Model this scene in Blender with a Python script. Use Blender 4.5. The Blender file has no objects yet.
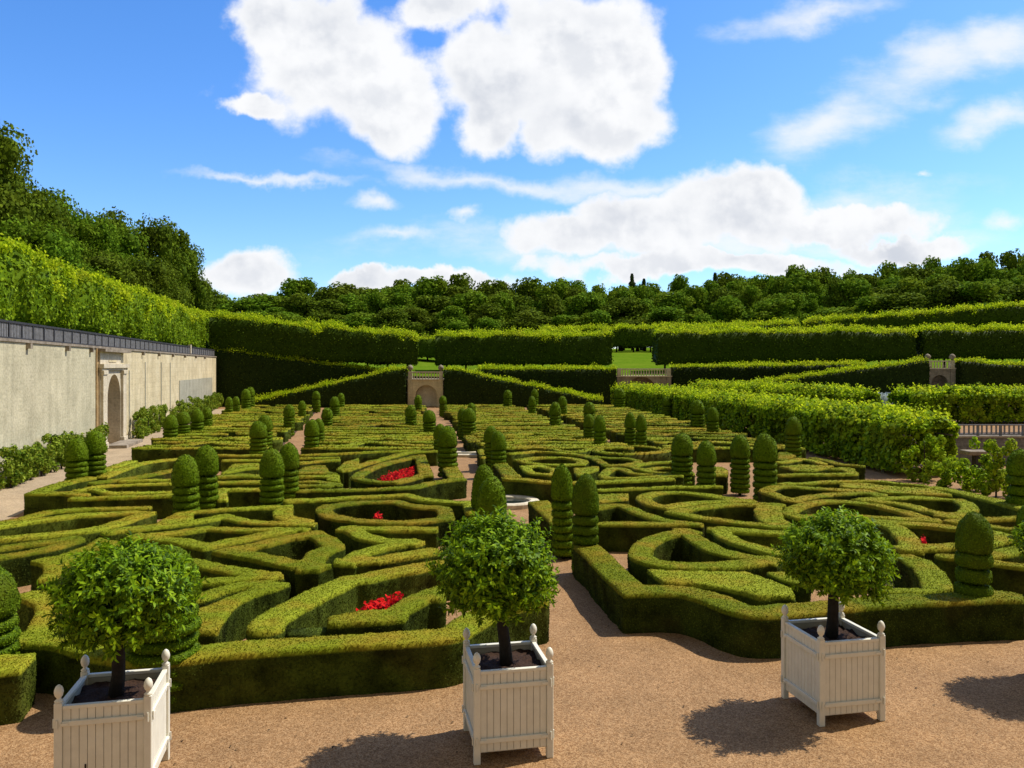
import bpy, math, random
import numpy as np
from mathutils import Vector
random.seed(7); rng = np.random.default_rng(11)
sc = bpy.context.scene
COL = sc.collection
F = 790.0; HC = 4.15; HOR = 366.0; HT = 0.62
# ---------------------------------------------------------------- camera
cd = bpy.data.cameras.new('camera'); cam = bpy.data.objects.new('camera', cd); COL.objects.link(cam)
cam.location = (0, 0, HC); cam.rotation_euler = (math.pi/2, 0, 0)
cd.sensor_width = 36; cd.lens = 36*F/1024; cd.shift_y = -(384-HOR)/1024
cd.clip_start = 0.1; cd.clip_end = 5000
sc.camera = cam
def at(px, py, z=0.0):
    "point of the plane at height z seen at a picture position"
    Y = F*(HC-z)/(py-HOR); return ((px-512)/F*Y, Y)
def zat(py, Y): return HC-(py-HOR)*Y/F
# ---------------------------------------------------------------- materials
def newmat(name):
    m = bpy.data.materials.new(name); m.use_nodes = True
    nt = m.node_tree; nt.nodes.clear()
    return m, nt, nt.nodes, nt.links
def ramp(N, stops):
    r = N.new('ShaderNodeValToRGB'); e = r.color_ramp.elements
    while len(e) < len(stops): e.new(0.5)
    for i, (p, c) in enumerate(stops): e[i].position = p; e[i].color = (*c, 1)
    return r
def foliage(name, dark, mid, light, scale=1.0, trans=0.2, rough=0.55, tint=None, tint_amt=0.5, spec=0.04, island=0.5):
    m, nt, N, L = newmat(name)
    out = N.new('ShaderNodeOutputMaterial')
    geo = N.new('ShaderNodeNewGeometry')
    n1 = N.new('ShaderNodeTexNoise'); n1.inputs['Scale'].default_value = 0.9*scale; n1.inputs['Detail'].default_value = 4
    n2 = N.new('ShaderNodeTexNoise'); n2.inputs['Scale'].default_value = 14*scale; n2.inputs['Detail'].default_value = 3
    L.new(geo.outputs['Position'], n1.inputs['Vector']); L.new(geo.outputs['Position'], n2.inputs['Vector'])
    mx = N.new('ShaderNodeMath'); mx.operation = 'MULTIPLY_ADD'; mx.inputs[1].default_value = island; 
    L.new(geo.outputs['Random Per Island'], mx.inputs[0])
    ad = N.new('ShaderNodeMath'); ad.operation = 'MULTIPLY_ADD'; ad.inputs[1].default_value = 1.0-island; 
    L.new(n2.outputs['Fac'], ad.inputs[0]); ad.inputs[2].default_value = 0
    L.new(ad.outputs[0], mx.inputs[2])
    r = ramp(N, [(0.15, dark), (0.5, mid), (0.85, light)])
    L.new(mx.outputs[0], r.inputs['Fac'])
    col = r.outputs['Color']
    if tint:
        st = N.new('ShaderNodeMapRange'); st.inputs[1].default_value = 0.45; st.inputs[2].default_value = 0.68; st.inputs[3].default_value = 0; st.inputs[4].default_value = tint_amt
        L.new(n1.outputs['Fac'], st.inputs[0])
        mc = N.new('ShaderNodeMix'); mc.data_type = 'RGBA'; L.new(st.outputs[0], mc.inputs['Factor'])
        L.new(col, mc.inputs['A']); mc.inputs['B'].default_value = (*tint, 1); col = mc.outputs['Result']
    p = N.new('ShaderNodeBsdfPrincipled'); p.inputs['Roughness'].default_value = rough; p.inputs['Specular IOR Level'].default_value = spec
    L.new(col, p.inputs['Base Color'])
    if trans > 0:
        tr = N.new('ShaderNodeBsdfTranslucent'); hs = N.new('ShaderNodeHueSaturation'); hs.inputs['Value'].default_value = 1.5; hs.inputs['Hue'].default_value = 0.485
        L.new(col, hs.inputs['Color']); L.new(hs.outputs['Color'], tr.inputs['Color'])
        ms = N.new('ShaderNodeMixShader'); ms.inputs[0].default_value = trans
        L.new(p.outputs[0], ms.inputs[1]); L.new(tr.outputs[0], ms.inputs[2]); L.new(ms.outputs[0], out.inputs['Surface'])
    else: L.new(p.outputs[0], out.inputs['Surface'])
    return m
def hedge_mat(name):
    """box hedge: freshly clipped tops carry the yellower young growth and browned cut tips"""
    m, nt, N, L = newmat(name)
    out = N.new('ShaderNodeOutputMaterial'); geo = N.new('ShaderNodeNewGeometry')
    def noise(s, d=3):
        n = N.new('ShaderNodeTexNoise'); n.inputs['Scale'].default_value = s; n.inputs['Detail'].default_value = d; L.new(geo.outputs['Position'], n.inputs['Vector']); return n
    nl, nm, nf = noise(0.7), noise(2.6, 4), noise(30, 2)
    a = N.new('ShaderNodeMath'); a.operation = 'MULTIPLY_ADD'; a.inputs[1].default_value = 0.5; L.new(geo.outputs['Random Per Island'], a.inputs[0])
    b = N.new('ShaderNodeMath'); b.operation = 'MULTIPLY'; b.inputs[1].default_value = 0.5; L.new(nf.outputs['Fac'], b.inputs[0]); L.new(b.outputs[0], a.inputs[2])
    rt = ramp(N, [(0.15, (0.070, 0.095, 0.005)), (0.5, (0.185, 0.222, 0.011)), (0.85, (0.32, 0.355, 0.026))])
    rs = ramp(N, [(0.15, (0.018, 0.028, 0.005)), (0.5, (0.055, 0.078, 0.009)), (0.85, (0.115, 0.150, 0.018))])  # side colours, darkened to paint in the shade of the hedge faces
    L.new(a.outputs[0], rt.inputs['Fac']); L.new(a.outputs[0], rs.inputs['Fac'])
    # brown clipped tips in patches
    s1 = N.new('ShaderNodeMath'); s1.operation = 'ADD'; L.new(nl.outputs['Fac'], s1.inputs[0]); 
    s2 = N.new('ShaderNodeMath'); s2.operation = 'MULTIPLY'; s2.inputs[1].default_value = 0.6; L.new(nm.outputs['Fac'], s2.inputs[0]); L.new(s2.outputs[0], s1.inputs[1])
    mr = N.new('ShaderNodeMapRange'); mr.inputs[1].default_value = 0.72; mr.inputs[2].default_value = 1.0; mr.inputs[3].default_value = 0.0; mr.inputs[4].default_value = 0.7
    L.new(s1.outputs[0], mr.inputs[0])
    mb = N.new('ShaderNodeMix'); mb.data_type = 'RGBA'; L.new(mr.outputs[0], mb.inputs['Factor']); L.new(rt.outputs['Color'], mb.inputs['A']); mb.inputs['B'].default_value = (0.33, 0.215, 0.022, 1)
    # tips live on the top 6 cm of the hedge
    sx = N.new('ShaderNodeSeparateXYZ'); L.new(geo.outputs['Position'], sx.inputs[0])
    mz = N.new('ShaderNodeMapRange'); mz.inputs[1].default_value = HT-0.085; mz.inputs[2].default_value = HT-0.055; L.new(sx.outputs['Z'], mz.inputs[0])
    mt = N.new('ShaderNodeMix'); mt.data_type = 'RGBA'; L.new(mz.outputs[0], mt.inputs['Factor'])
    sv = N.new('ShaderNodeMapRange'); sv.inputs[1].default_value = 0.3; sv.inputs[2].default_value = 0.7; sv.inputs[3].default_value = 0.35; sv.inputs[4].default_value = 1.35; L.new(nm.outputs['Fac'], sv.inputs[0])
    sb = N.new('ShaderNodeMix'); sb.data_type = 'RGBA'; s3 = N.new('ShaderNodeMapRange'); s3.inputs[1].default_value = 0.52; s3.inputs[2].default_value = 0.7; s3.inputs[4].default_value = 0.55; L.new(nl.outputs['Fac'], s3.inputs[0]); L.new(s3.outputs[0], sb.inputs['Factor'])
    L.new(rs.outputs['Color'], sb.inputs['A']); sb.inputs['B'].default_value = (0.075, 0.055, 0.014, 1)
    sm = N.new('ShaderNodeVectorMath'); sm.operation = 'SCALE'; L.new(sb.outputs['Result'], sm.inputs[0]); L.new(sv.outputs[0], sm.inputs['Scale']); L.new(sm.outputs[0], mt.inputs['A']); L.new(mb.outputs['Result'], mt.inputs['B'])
    p = N.new('ShaderNodeBsdfPrincipled'); p.inputs['Roughness'].default_value = 0.8; p.inputs['Specular IOR Level'].default_value = 0.05
    L.new(mt.outputs['Result'], p.inputs['Base Color'])
    L.new(p.outputs[0], out.inputs['Surface'])
    return m
def solid(name, c, rough=0.7, var=0.15, scale=6, bump=0.0, spec=0.3, c2=None, stretch=None, detail=6):
    m, nt, N, L = newmat(name)
    out = N.new('ShaderNodeOutputMaterial'); tc = N.new('ShaderNodeTexCoord')
    n = N.new('ShaderNodeTexNoise'); n.inputs['Scale'].default_value = scale; n.inputs['Detail'].default_value = detail; n.inputs['Roughness'].default_value = 0.65
    if stretch:
        mp = N.new('ShaderNodeMapping'); mp.inputs['Scale'].default_value = stretch; L.new(tc.outputs['Object'], mp.inputs[0]); L.new(mp.outputs[0], n.inputs['Vector'])
    else: L.new(tc.outputs['Object'], n.inputs['Vector'])
    c2 = c2 or tuple(x*(1-var*2) for x in c)
    r = ramp(N, [(0.35, c2), (0.62, c)]); L.new(n.outputs['Fac'], r.inputs['Fac'])
    p = N.new('ShaderNodeBsdfPrincipled'); p.inputs['Roughness'].default_value = rough; p.inputs['Specular IOR Level'].default_value = spec
    L.new(r.outputs['Color'], p.inputs['Base Color'])
    if bump:
        bn = N.new('ShaderNodeBump'); bn.inputs['Strength'].default_value = bump; bn.inputs['Distance'].default_value = 0.02; L.new(n.outputs['Fac'], bn.inputs['Height']); L.new(bn.outputs[0], p.inputs['Normal'])
    L.new(p.outputs[0], out.inputs['Surface'])
    return m
def gravel_mat(name, ca, cb, cc):
    m, nt, N, L = newmat(name)
    out = N.new('ShaderNodeOutputMaterial'); geo = N.new('ShaderNodeNewGeometry')
    v = N.new('ShaderNodeTexVoronoi'); v.inputs['Scale'].default_value = 80; v.inputs['Randomness'].default_value = 1; L.new(geo.outputs['Position'], v.inputs['Vector'])
    v2 = N.new('ShaderNodeTexVoronoi'); v2.inputs['Scale'].default_value = 25; L.new(geo.outputs['Position'], v2.inputs['Vector'])
    n = N.new('ShaderNodeTexNoise'); n.inputs['Scale'].default_value = 1.1; n.inputs['Detail'].default_value = 6; L.new(geo.outputs['Position'], n.inputs['Vector'])
    sp = N.new('ShaderNodeSeparateColor'); L.new(v.outputs['Color'], sp.inputs[0])
    r = ramp(N, [(0.0, ca), (0.45, cb), (1.0, cc)]); L.new(sp.outputs[0], r.inputs['Fac'])
    sp2 = N.new('ShaderNodeSeparateColor'); L.new(v2.outputs['Color'], sp2.inputs[0])
    mr = N.new('ShaderNodeMapRange'); mr.inputs[3].default_value = 0.86; mr.inputs[4].default_value = 1.13; L.new(sp2.outputs[1], mr.inputs[0])
    mr2 = N.new('ShaderNodeMapRange'); mr2.inputs[1].default_value = 0.3; mr2.inputs[2].default_value = 0.7; mr2.inputs[3].default_value = 0.84; mr2.inputs[4].default_value = 1.12; L.new(n.outputs['Fac'], mr2.inputs[0])
    mm = N.new('ShaderNodeMath'); mm.operation = 'MULTIPLY'; L.new(mr.outputs[0], mm.inputs[0]); L.new(mr2.outputs[0], mm.inputs[1])
    vm = N.new('ShaderNodeVectorMath'); vm.operation = 'SCALE'; L.new(r.outputs['Color'], vm.inputs[0]); L.new(mm.outputs[0], vm.inputs['Scale'])
    p = N.new('ShaderNodeBsdfPrincipled'); p.inputs['Roughness'].default_value = 0.9; p.inputs['Specular IOR Level'].default_value = 0.15
    L.new(vm.outputs[0], p.inputs['Base Color'])
    bn = N.new('ShaderNodeBump'); bn.inputs['Strength'].default_value = 0.5; bn.inputs['Distance'].default_value = 0.008; L.new(v.outputs['Distance'], bn.inputs['Height']); L.new(bn.outputs[0], p.inputs['Normal'])
    L.new(p.outputs[0], out.inputs['Surface'])
    return m
def stone_mat(name, c1, c2, c3, brick=(0.55, 0.28), mortar=(0.5, 0.45, 0.36), amt=0.5, mott=1.5):
    m, nt, N, L = newmat(name)
    out = N.new('ShaderNodeOutputMaterial'); tc = N.new('ShaderNodeTexCoord')
    sx = N.new('ShaderNodeSeparateXYZ'); L.new(tc.outputs['Object'], sx.inputs[0])
    cx = N.new('ShaderNodeCombineXYZ'); L.new(sx.outputs['X'], cx.inputs[0]); L.new(sx.outputs['Z'], cx.inputs[1])
    b = N.new('ShaderNodeTexBrick'); b.inputs['Scale'].default_value = 1; b.inputs['Brick Width'].default_value = brick[0]; b.inputs['Row Height'].default_value = brick[1]
    b.inputs['Mortar Size'].default_value = 0.012; b.inputs['Color1'].default_value = (1, 1, 1, 1); b.inputs['Color2'].default_value = (0.78, 0.78, 0.78, 1); b.inputs['Mortar'].default_value = (0.62, 0.62, 0.62, 1); b.inputs['Bias'].default_value = 0
    L.new(cx.outputs[0], b.inputs['Vector'])
    n = N.new('ShaderNodeTexNoise'); n.inputs['Scale'].default_value = mott; n.inputs['Detail'].default_value = 8; n.inputs['Roughness'].default_value = 0.7; L.new(tc.outputs['Object'], n.inputs['Vector'])
    mp = N.new('ShaderNodeMapping'); mp.inputs['Scale'].default_value = (2.2, 2.2, 0.14); L.new(tc.outputs['Object'], mp.inputs[0])
    ns = N.new('ShaderNodeTexNoise'); ns.inputs['Scale'].default_value = 1.0; ns.inputs['Detail'].default_value = 4; L.new(mp.outputs[0], ns.inputs['Vector'])
    nsp = N.new('ShaderNodeTexNoise'); nsp.inputs['Scale'].default_value = 9; nsp.inputs['Detail'].default_value = 3; L.new(tc.outputs['Object'], nsp.inputs['Vector'])
    r = ramp(N, [(0.3, c1), (0.5, c2), (0.7, c3)]); L.new(n.outputs['Fac'], r.inputs['Fac'])
    mx = N.new('ShaderNodeMix'); mx.data_type = 'RGBA'; mx.blend_type = 'MULTIPLY'; mx.inputs['Factor'].default_value = amt; L.new(r.outputs['Color'], mx.inputs['A']); L.new(b.outputs['Color'], mx.inputs['B'])
    st = N.new('ShaderNodeMapRange'); st.inputs[1].default_value = 0.35; st.inputs[2].default_value = 0.6; st.inputs[3].default_value = 0.88; st.inputs[4].default_value = 1.04; L.new(ns.outputs['Fac'], st.inputs[0])
    sq = N.new('ShaderNodeMapRange'); sq.inputs[1].default_value = 0.38; sq.inputs[2].default_value = 0.55; sq.inputs[3].default_value = 0.88; sq.inputs[4].default_value = 1.04; L.new(nsp.outputs['Fac'], sq.inputs[0])
    mm = N.new('ShaderNodeMath'); mm.operation = 'MULTIPLY'; L.new(st.outputs[0], mm.inputs[0]); L.new(sq.outputs[0], mm.inputs[1])
    vm = N.new('ShaderNodeVectorMath'); vm.operation = 'SCALE'; L.new(mx.outputs['Result'], vm.inputs[0]); L.new(mm.outputs[0], vm.inputs['Scale'])
    p = N.new('ShaderNodeBsdfPrincipled'); p.inputs['Roughness'].default_value = 0.9; p.inputs['Specular IOR Level'].default_value = 0.1
    L.new(vm.outputs[0], p.inputs['Base Color'])
    bn = N.new('ShaderNodeBump'); bn.inputs['Strength'].default_value = 0.5; bn.inputs['Distance'].default_value = 0.03; L.new(nsp.outputs['Fac'], bn.inputs['Height']); L.new(bn.outputs[0], p.inputs['Normal'])
    L.new(p.outputs[0], out.inputs['Surface'])
    return m
M = {}
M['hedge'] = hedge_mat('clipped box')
M['topiary'] = foliage('topiary box', (0.024, 0.048, 0.003), (0.098, 0.170, 0.005), (0.240, 0.350, 0.012), scale=2, trans=0.08, tint=(0.125, 0.155, 0.012), tint_amt=0.5)
M['orange'] = foliage('orange leaves', (0.036, 0.085, 0.003), (0.150, 0.285, 0.005), (0.330, 0.500, 0.014), scale=1, trans=0.30, rough=0.5, spec=0.12, island=0.75)
M['orange_core'] = solid('light block core', (0.012, 0.022, 0.006), 0.9)  # added solid inside the orange crowns, blocks light
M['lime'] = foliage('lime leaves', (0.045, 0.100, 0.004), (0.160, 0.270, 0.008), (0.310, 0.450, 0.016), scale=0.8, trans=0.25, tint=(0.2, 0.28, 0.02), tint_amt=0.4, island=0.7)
M['lime_dark'] = foliage('shaded lime leaves', (0.018, 0.036, 0.004), (0.048, 0.085, 0.006), (0.110, 0.175, 0.010), scale=0.8, trans=0.1, island=0.7)  # darker copy of the lime, shade of the far rows put into its colour
M['tips'] = foliage('young shoots', (0.17, 0.29, 0.006), (0.34, 0.48, 0.010), (0.52, 0.64, 0.02), scale=0.8, trans=0.45, tint=(0.42, 0.42, 0.03), tint_amt=0.5, island=0.7)
M['hornbeam'] = foliage('hornbeam leaves', (0.012, 0.022, 0.006), (0.026, 0.044, 0.008), (0.065, 0.100, 0.012), scale=1, trans=0.08, island=0.6)
M['vine'] = foliage('vine leaves', (0.045, 0.100, 0.004), (0.180, 0.320, 0.008), (0.390, 0.560, 0.018), scale=1, trans=0.3, tint=(0.32, 0.38, 0.03), tint_amt=0.5, island=0.75)
M['shrub'] = foliage('wall shrub leaves', (0.050, 0.100, 0.008), (0.160, 0.250, 0.015), (0.350, 0.430, 0.05), scale=1.3, trans=0.2, island=0.75)
M['oak'] = foliage('woodland leaves', (0.028, 0.055, 0.005), (0.092, 0.155, 0.009), (0.200, 0.290, 0.018), scale=0.25, spec=0.06, rough=0.9, trans=0.18, tint=(0.13, 0.17, 0.014), tint_amt=0.6, island=0.6)
M['oak_light'] = foliage('young woodland leaves', (0.040, 0.095, 0.006), (0.105, 0.215, 0.010), (0.200, 0.340, 0.020), scale=0.25, spec=0.06, rough=0.9, trans=0.22, tint=(0.2, 0.26, 0.016), tint_amt=0.6, island=0.6)
M['pine'] = foliage('conifer needles', (0.02, 0.045, 0.010), (0.045, 0.085, 0.014), (0.08, 0.14, 0.02), scale=0.4, trans=0.0)
M['lavender'] = foliage('pale planting', (0.16, 0.22, 0.22), (0.26, 0.34, 0.36), (0.40, 0.46, 0.52), scale=2, trans=0.1)
M['bark'] = solid('bark', (0.055, 0.042, 0.030), 0.95, 0.25, 12, 0.6)
M['darkbark'] = solid('dark bark', (0.030, 0.024, 0.018), 0.95, 0.25, 14, 0.6)
M['gravel'] = gravel_mat('gravel', (0.190, 0.098, 0.040), (0.315, 0.178, 0.080), (0.45, 0.285, 0.145))
M['path'] = gravel_mat('pale gravel', (0.29, 0.21, 0.13), (0.40, 0.30, 0.19), (0.54, 0.43, 0.29))
M['bed_soil'] = solid('bed soil', (0.10, 0.060, 0.035), 0.95, 0.25, 30, 0.6)
M['soil'] = solid('planter soil', (0.060, 0.030, 0.018), 0.95, 0.3, 40, 0.9)
M['lawn'] = foliage('lawn', (0.060, 0.120, 0.006), (0.100, 0.180, 0.010), (0.15, 0.24, 0.016), scale=0.3, trans=0, spec=0.0, rough=1.0, tint=(0.17, 0.23, 0.02), tint_amt=0.5, island=0.0)
M['paint'] = solid('cream paint', (0.82, 0.79, 0.66), 0.5, 0.04, 7, 0.05, spec=0.4, c2=(0.74, 0.71, 0.59))
M['groove'] = solid('shadow gap', (0.50, 0.46, 0.34), 0.8, 0.1)
M['slot_dark'] = solid('dark slot', (0.04, 0.03, 0.025), 0.8, 0.1)  # near-black colour of the small slot on the leftmost box
M['wall_grey'] = stone_mat('weathered render', (0.42, 0.385, 0.26), (0.54, 0.495, 0.34), (0.66, 0.60, 0.42), (0.6, 0.3), amt=0.25, mott=0.8)
M['wall_cream'] = stone_mat('tuffeau stone', (0.54, 0.45, 0.28), (0.68, 0.58, 0.37), (0.77, 0.68, 0.47), (0.62, 0.31), amt=0.45, mott=0.7)
M['trim'] = stone_mat('cut stone', (0.56, 0.48, 0.35), (0.66, 0.58, 0.43), (0.74, 0.67, 0.52), (0.9, 0.4), amt=0.3, mott=2)
M['ochre'] = stone_mat('ochre stone', (0.30, 0.19, 0.09), (0.42, 0.28, 0.13), (0.50, 0.37, 0.2), (0.5, 0.3), amt=0.4, mott=2)
M['niche'] = stone_mat('niche rubble', (0.10, 0.075, 0.055), (0.25, 0.19, 0.14), (0.40, 0.31, 0.22), (0.35, 0.2), amt=0.7, mott=3)
M['dim_stone'] = stone_mat('old stone', (0.20, 0.165, 0.13), (0.32, 0.27, 0.21), (0.44, 0.38, 0.30), (0.6, 0.3), amt=0.5, mott=2)
M['panel_grey'] = stone_mat('grey render', (0.30, 0.29, 0.23), (0.40, 0.385, 0.30), (0.48, 0.45, 0.36), (0.6, 0.3), amt=0.2, mott=0.8)
M['iron'] = solid('dark iron', (0.045, 0.045, 0.052), 0.6, 0.2)
M['baluster'] = solid('grey balusters', (0.26, 0.26, 0.27), 0.7, 0.2)
M['red'] = foliage('red flowers', (0.38, 0.008, 0.006), (0.62, 0.012, 0.010), (0.80, 0.03, 0.02), scale=4, trans=0.1)
M['green_stem'] = foliage('flower foliage', (0.03, 0.07, 0.01), (0.05, 0.11, 0.015), (0.09, 0.16, 0.02), scale=4, trans=0)
M['wood'] = solid('arbour timber', (0.30, 0.26, 0.21), 0.8, 0.2, 8)
def water_mat():
    m, nt, N, L = newmat('pool water'); out = N.new('ShaderNodeOutputMaterial'); p = N.new('ShaderNodeBsdfPrincipled')
    p.inputs['Base Color'].default_value = (0.02, 0.03, 0.03, 1); p.inputs['Roughness'].default_value = 0.06
    L.new(p.outputs[0], out.inputs[0]); return m
M['water'] = water_mat()
M['spray'] = solid('white spray', (0.85, 0.88, 0.9), 0.4, 0.02)
# ---------------------------------------------------------------- object helpers
def tag(o, label=None, cat=None, group=None, kind=None):
    if label: o['label'] = label
    if cat: o['category'] = cat
    if group: o['group'] = group
    if kind: o['kind'] = kind
    return o
def empty(name, loc=(0, 0, 0), rz=0.0):
    o = bpy.data.objects.new(name, None); COL.objects.link(o); o.location = loc; o.rotation_euler = (0, 0, rz); o.empty_display_size = 0.2
    return o
def link(name, me, parent=None, loc=None):
    o = bpy.data.objects.new(name, me); COL.objects.link(o)
    if parent: o.parent = parent
    if loc: o.location = loc
    return o
def mesh_np(name, V, quads, mat, smooth=False, tris=None, mats=None, midx=None):
    V = np.asarray(V, np.float32).reshape(-1, 3); quads = np.asarray(quads, np.int32).reshape(-1, 4)
    tris = np.zeros((0, 3), np.int32) if tris is None else np.asarray(tris, np.int32).reshape(-1, 3)
    me = bpy.data.meshes.new(name)
    me.vertices.add(len(V)); me.vertices.foreach_set('co', V.ravel())
    nl = quads.size+tris.size; npoly = len(quads)+len(tris)
    me.loops.add(nl); me.loops.foreach_set('vertex_index', np.concatenate([quads.ravel(), tris.ravel()]))
    me.polygons.add(npoly)
    ls = np.concatenate([np.arange(len(quads))*4, len(quads)*4+np.arange(len(tris))*3]).astype(np.int32)
    me.polygons.foreach_set('loop_start', ls)
    me.polygons.foreach_set('loop_total', np.concatenate([np.full(len(quads), 4), np.full(len(tris), 3)]).astype(np.int32))
    for m in (mats or [mat]): me.materials.append(m)
    if midx is not None: me.polygons.foreach_set('material_index', np.asarray(midx, np.int32))
    if smooth: me.polygons.foreach_set('use_smooth', np.ones(npoly, bool))
    me.update(calc_edges=True)
    return me
class MB:
    "collects simple solids into one mesh"
    def __init__(s): s.v = []; s.f = []
    def add(s, vs, fs):
        b = len(s.v); s.v += [tuple(v) for v in vs]; s.f += [tuple(b+i for i in f) for f in fs]; return s
    def box(s, x0, x1, y0, y1, z0, z1):
        return s.add([(x0, y0, z0), (x1, y0, z0), (x1, y1, z0), (x0, y1, z0), (x0, y0, z1), (x1, y0, z1), (x1, y1, z1), (x0, y1, z1)],
                     [(0, 3, 2, 1), (4, 5, 6, 7), (0, 1, 5, 4), (1, 2, 6, 5), (2, 3, 7, 6), (3, 0, 4, 7)])
    def lathe(s, cx, cy, prof, n=16):
        vs = []
        for r, z in prof:
            for k in range(n): a = 2*math.pi*k/n; vs.append((cx+r*math.cos(a), cy+r*math.sin(a), z))
        fs = []
        for i in range(len(prof)-1):
            for k in range(n): fs.append((i*n+k, i*n+(k+1) % n, (i+1)*n+(k+1) % n, (i+1)*n+k))
        fs.append(tuple(range(n))[::-1]); fs.append(tuple((len(prof)-1)*n+k for k in range(n)))
        return s.add(vs, fs)
    def tube(s, pts, rad, n=8):
        vs = []; fs = []
        for i, p in enumerate(pts):
            p = Vector(p); a = Vector(pts[max(i-1, 0)]); b = Vector(pts[min(i+1, len(pts)-1)]); d = (b-a).normalized()
            u = d.orthogonal().normalized() if i == 0 else (u-d*u.dot(d)).normalized()
            w = d.cross(u); r = rad[i] if hasattr(rad, '__len__') else rad
            for k in range(n): t = 2*math.pi*k/n; vs.append(p+u*(r*math.cos(t))+w*(r*math.sin(t)))
        for i in range(len(pts)-1):
            for k in range(n): fs.append((i*n+k, i*n+(k+1) % n, (i+1)*n+(k+1) % n, (i+1)*n+k))
        fs.append(tuple(range(n))[::-1]); fs.append(tuple((len(pts)-1)*n+k for k in range(n)))
        return s.add(vs, fs)
    def mesh(s, name, mat, bevel=0.0, smooth=False):
        me = bpy.data.meshes.new(name); me.from_pydata(s.v, [], s.f); me.materials.append(mat)
        if bevel:
            import bmesh
            bm = bmesh.new(); bm.from_mesh(me); bmesh.ops.bevel(bm, geom=list(bm.edges), offset=bevel, segments=1, affect='EDGES'); bm.to_mesh(me); bm.free()
        if smooth:
            for p in me.polygons: p.use_smooth = True
        me.update(); return me
    def build(s, name, mat, parent=None, bevel=0.0, smooth=False, loc=None): return link(name, s.mesh(name, mat, bevel, smooth), parent, loc)
# value noise for shapes
_T = rng.random((64, 64, 64)).astype(np.float32)
def vnoise(p):
    p = np.asarray(p, float); i = np.floor(p).astype(int); f = p-i; f = f*f*(3-2*f)
    i0 = i & 63; i1 = (i+1) & 63; r = 0
    for dx in (0, 1):
        for dy in (0, 1):
            for dz in (0, 1):
                w = (f[:, 0] if dx else 1-f[:, 0])*(f[:, 1] if dy else 1-f[:, 1])*(f[:, 2] if dz else 1-f[:, 2])
                r = r+w*_T[(i1 if dx else i0)[:, 0], (i1 if dy else i0)[:, 1], (i1 if dz else i0)[:, 2]]
    return r*2-1
def leaves(P, Nn, size, aspect=0.55, jitter=0.8, lift=0.3, fold=0.12):
    """one folded diamond leaf per point; returns verts, quads"""
    n = len(P)
    if n == 0: return np.zeros((0, 3)), np.zeros((0, 4), int)
    Nn = Nn/np.maximum(np.linalg.norm(Nn, axis=1, keepdims=True), 1e-6)
    d = rng.normal(size=(n, 3)); d /= np.linalg.norm(d, axis=1, keepdims=True)
    nn = Nn+d*jitter; nn /= np.linalg.norm(nn, axis=1, keepdims=True)
    t = np.cross(nn, rng.normal(size=(n, 3))); t /= np.linalg.norm(t, axis=1, keepdims=True)
    t = t+Nn*lift; t /= np.linalg.norm(t, axis=1, keepdims=True)
    b = np.cross(nn, t); b /= np.maximum(np.linalg.norm(b, axis=1, keepdims=True), 1e-6)
    s = (np.asarray(size)*rng.uniform(0.7, 1.3, n))[:, None]
    up = nn*s*fold
    V = np.stack([P-t*s*0.5, P+b*s*0.5*aspect+up, P+t*s*0.5, P-b*s*0.5*aspect+up], 1).reshape(-1, 3)
    return V, np.arange(n*4).reshape(-1, 4)
def scatter(V, Q, density):
    "random points and normals on quads"
    a, b, c, d = (V[Q[:, k]] for k in range(4))
    nrm = np.cross(c-a, d-b); ar = 0.5*np.linalg.norm(nrm, axis=1)
    N_ = int(ar.sum()*density)
    if N_ < 1: return np.zeros((0, 3)), np.zeros((0, 3))
    idx = rng.choice(len(Q), N_, p=ar/ar.sum()); u = rng.random(N_)[:, None]; v = rng.random(N_)[:, None]
    P = (a[idx]*(1-u)+b[idx]*u)*(1-v)+(d[idx]*(1-u)+c[idx]*u)*v
    return P, nrm[idx]
def join(parts):
    Vs = []; Qs = []; k = 0
    for V, Q in parts: Vs.append(V); Qs.append(np.asarray(Q)+k); k += len(V)
    return np.concatenate(Vs), np.concatenate(Qs)
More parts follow.
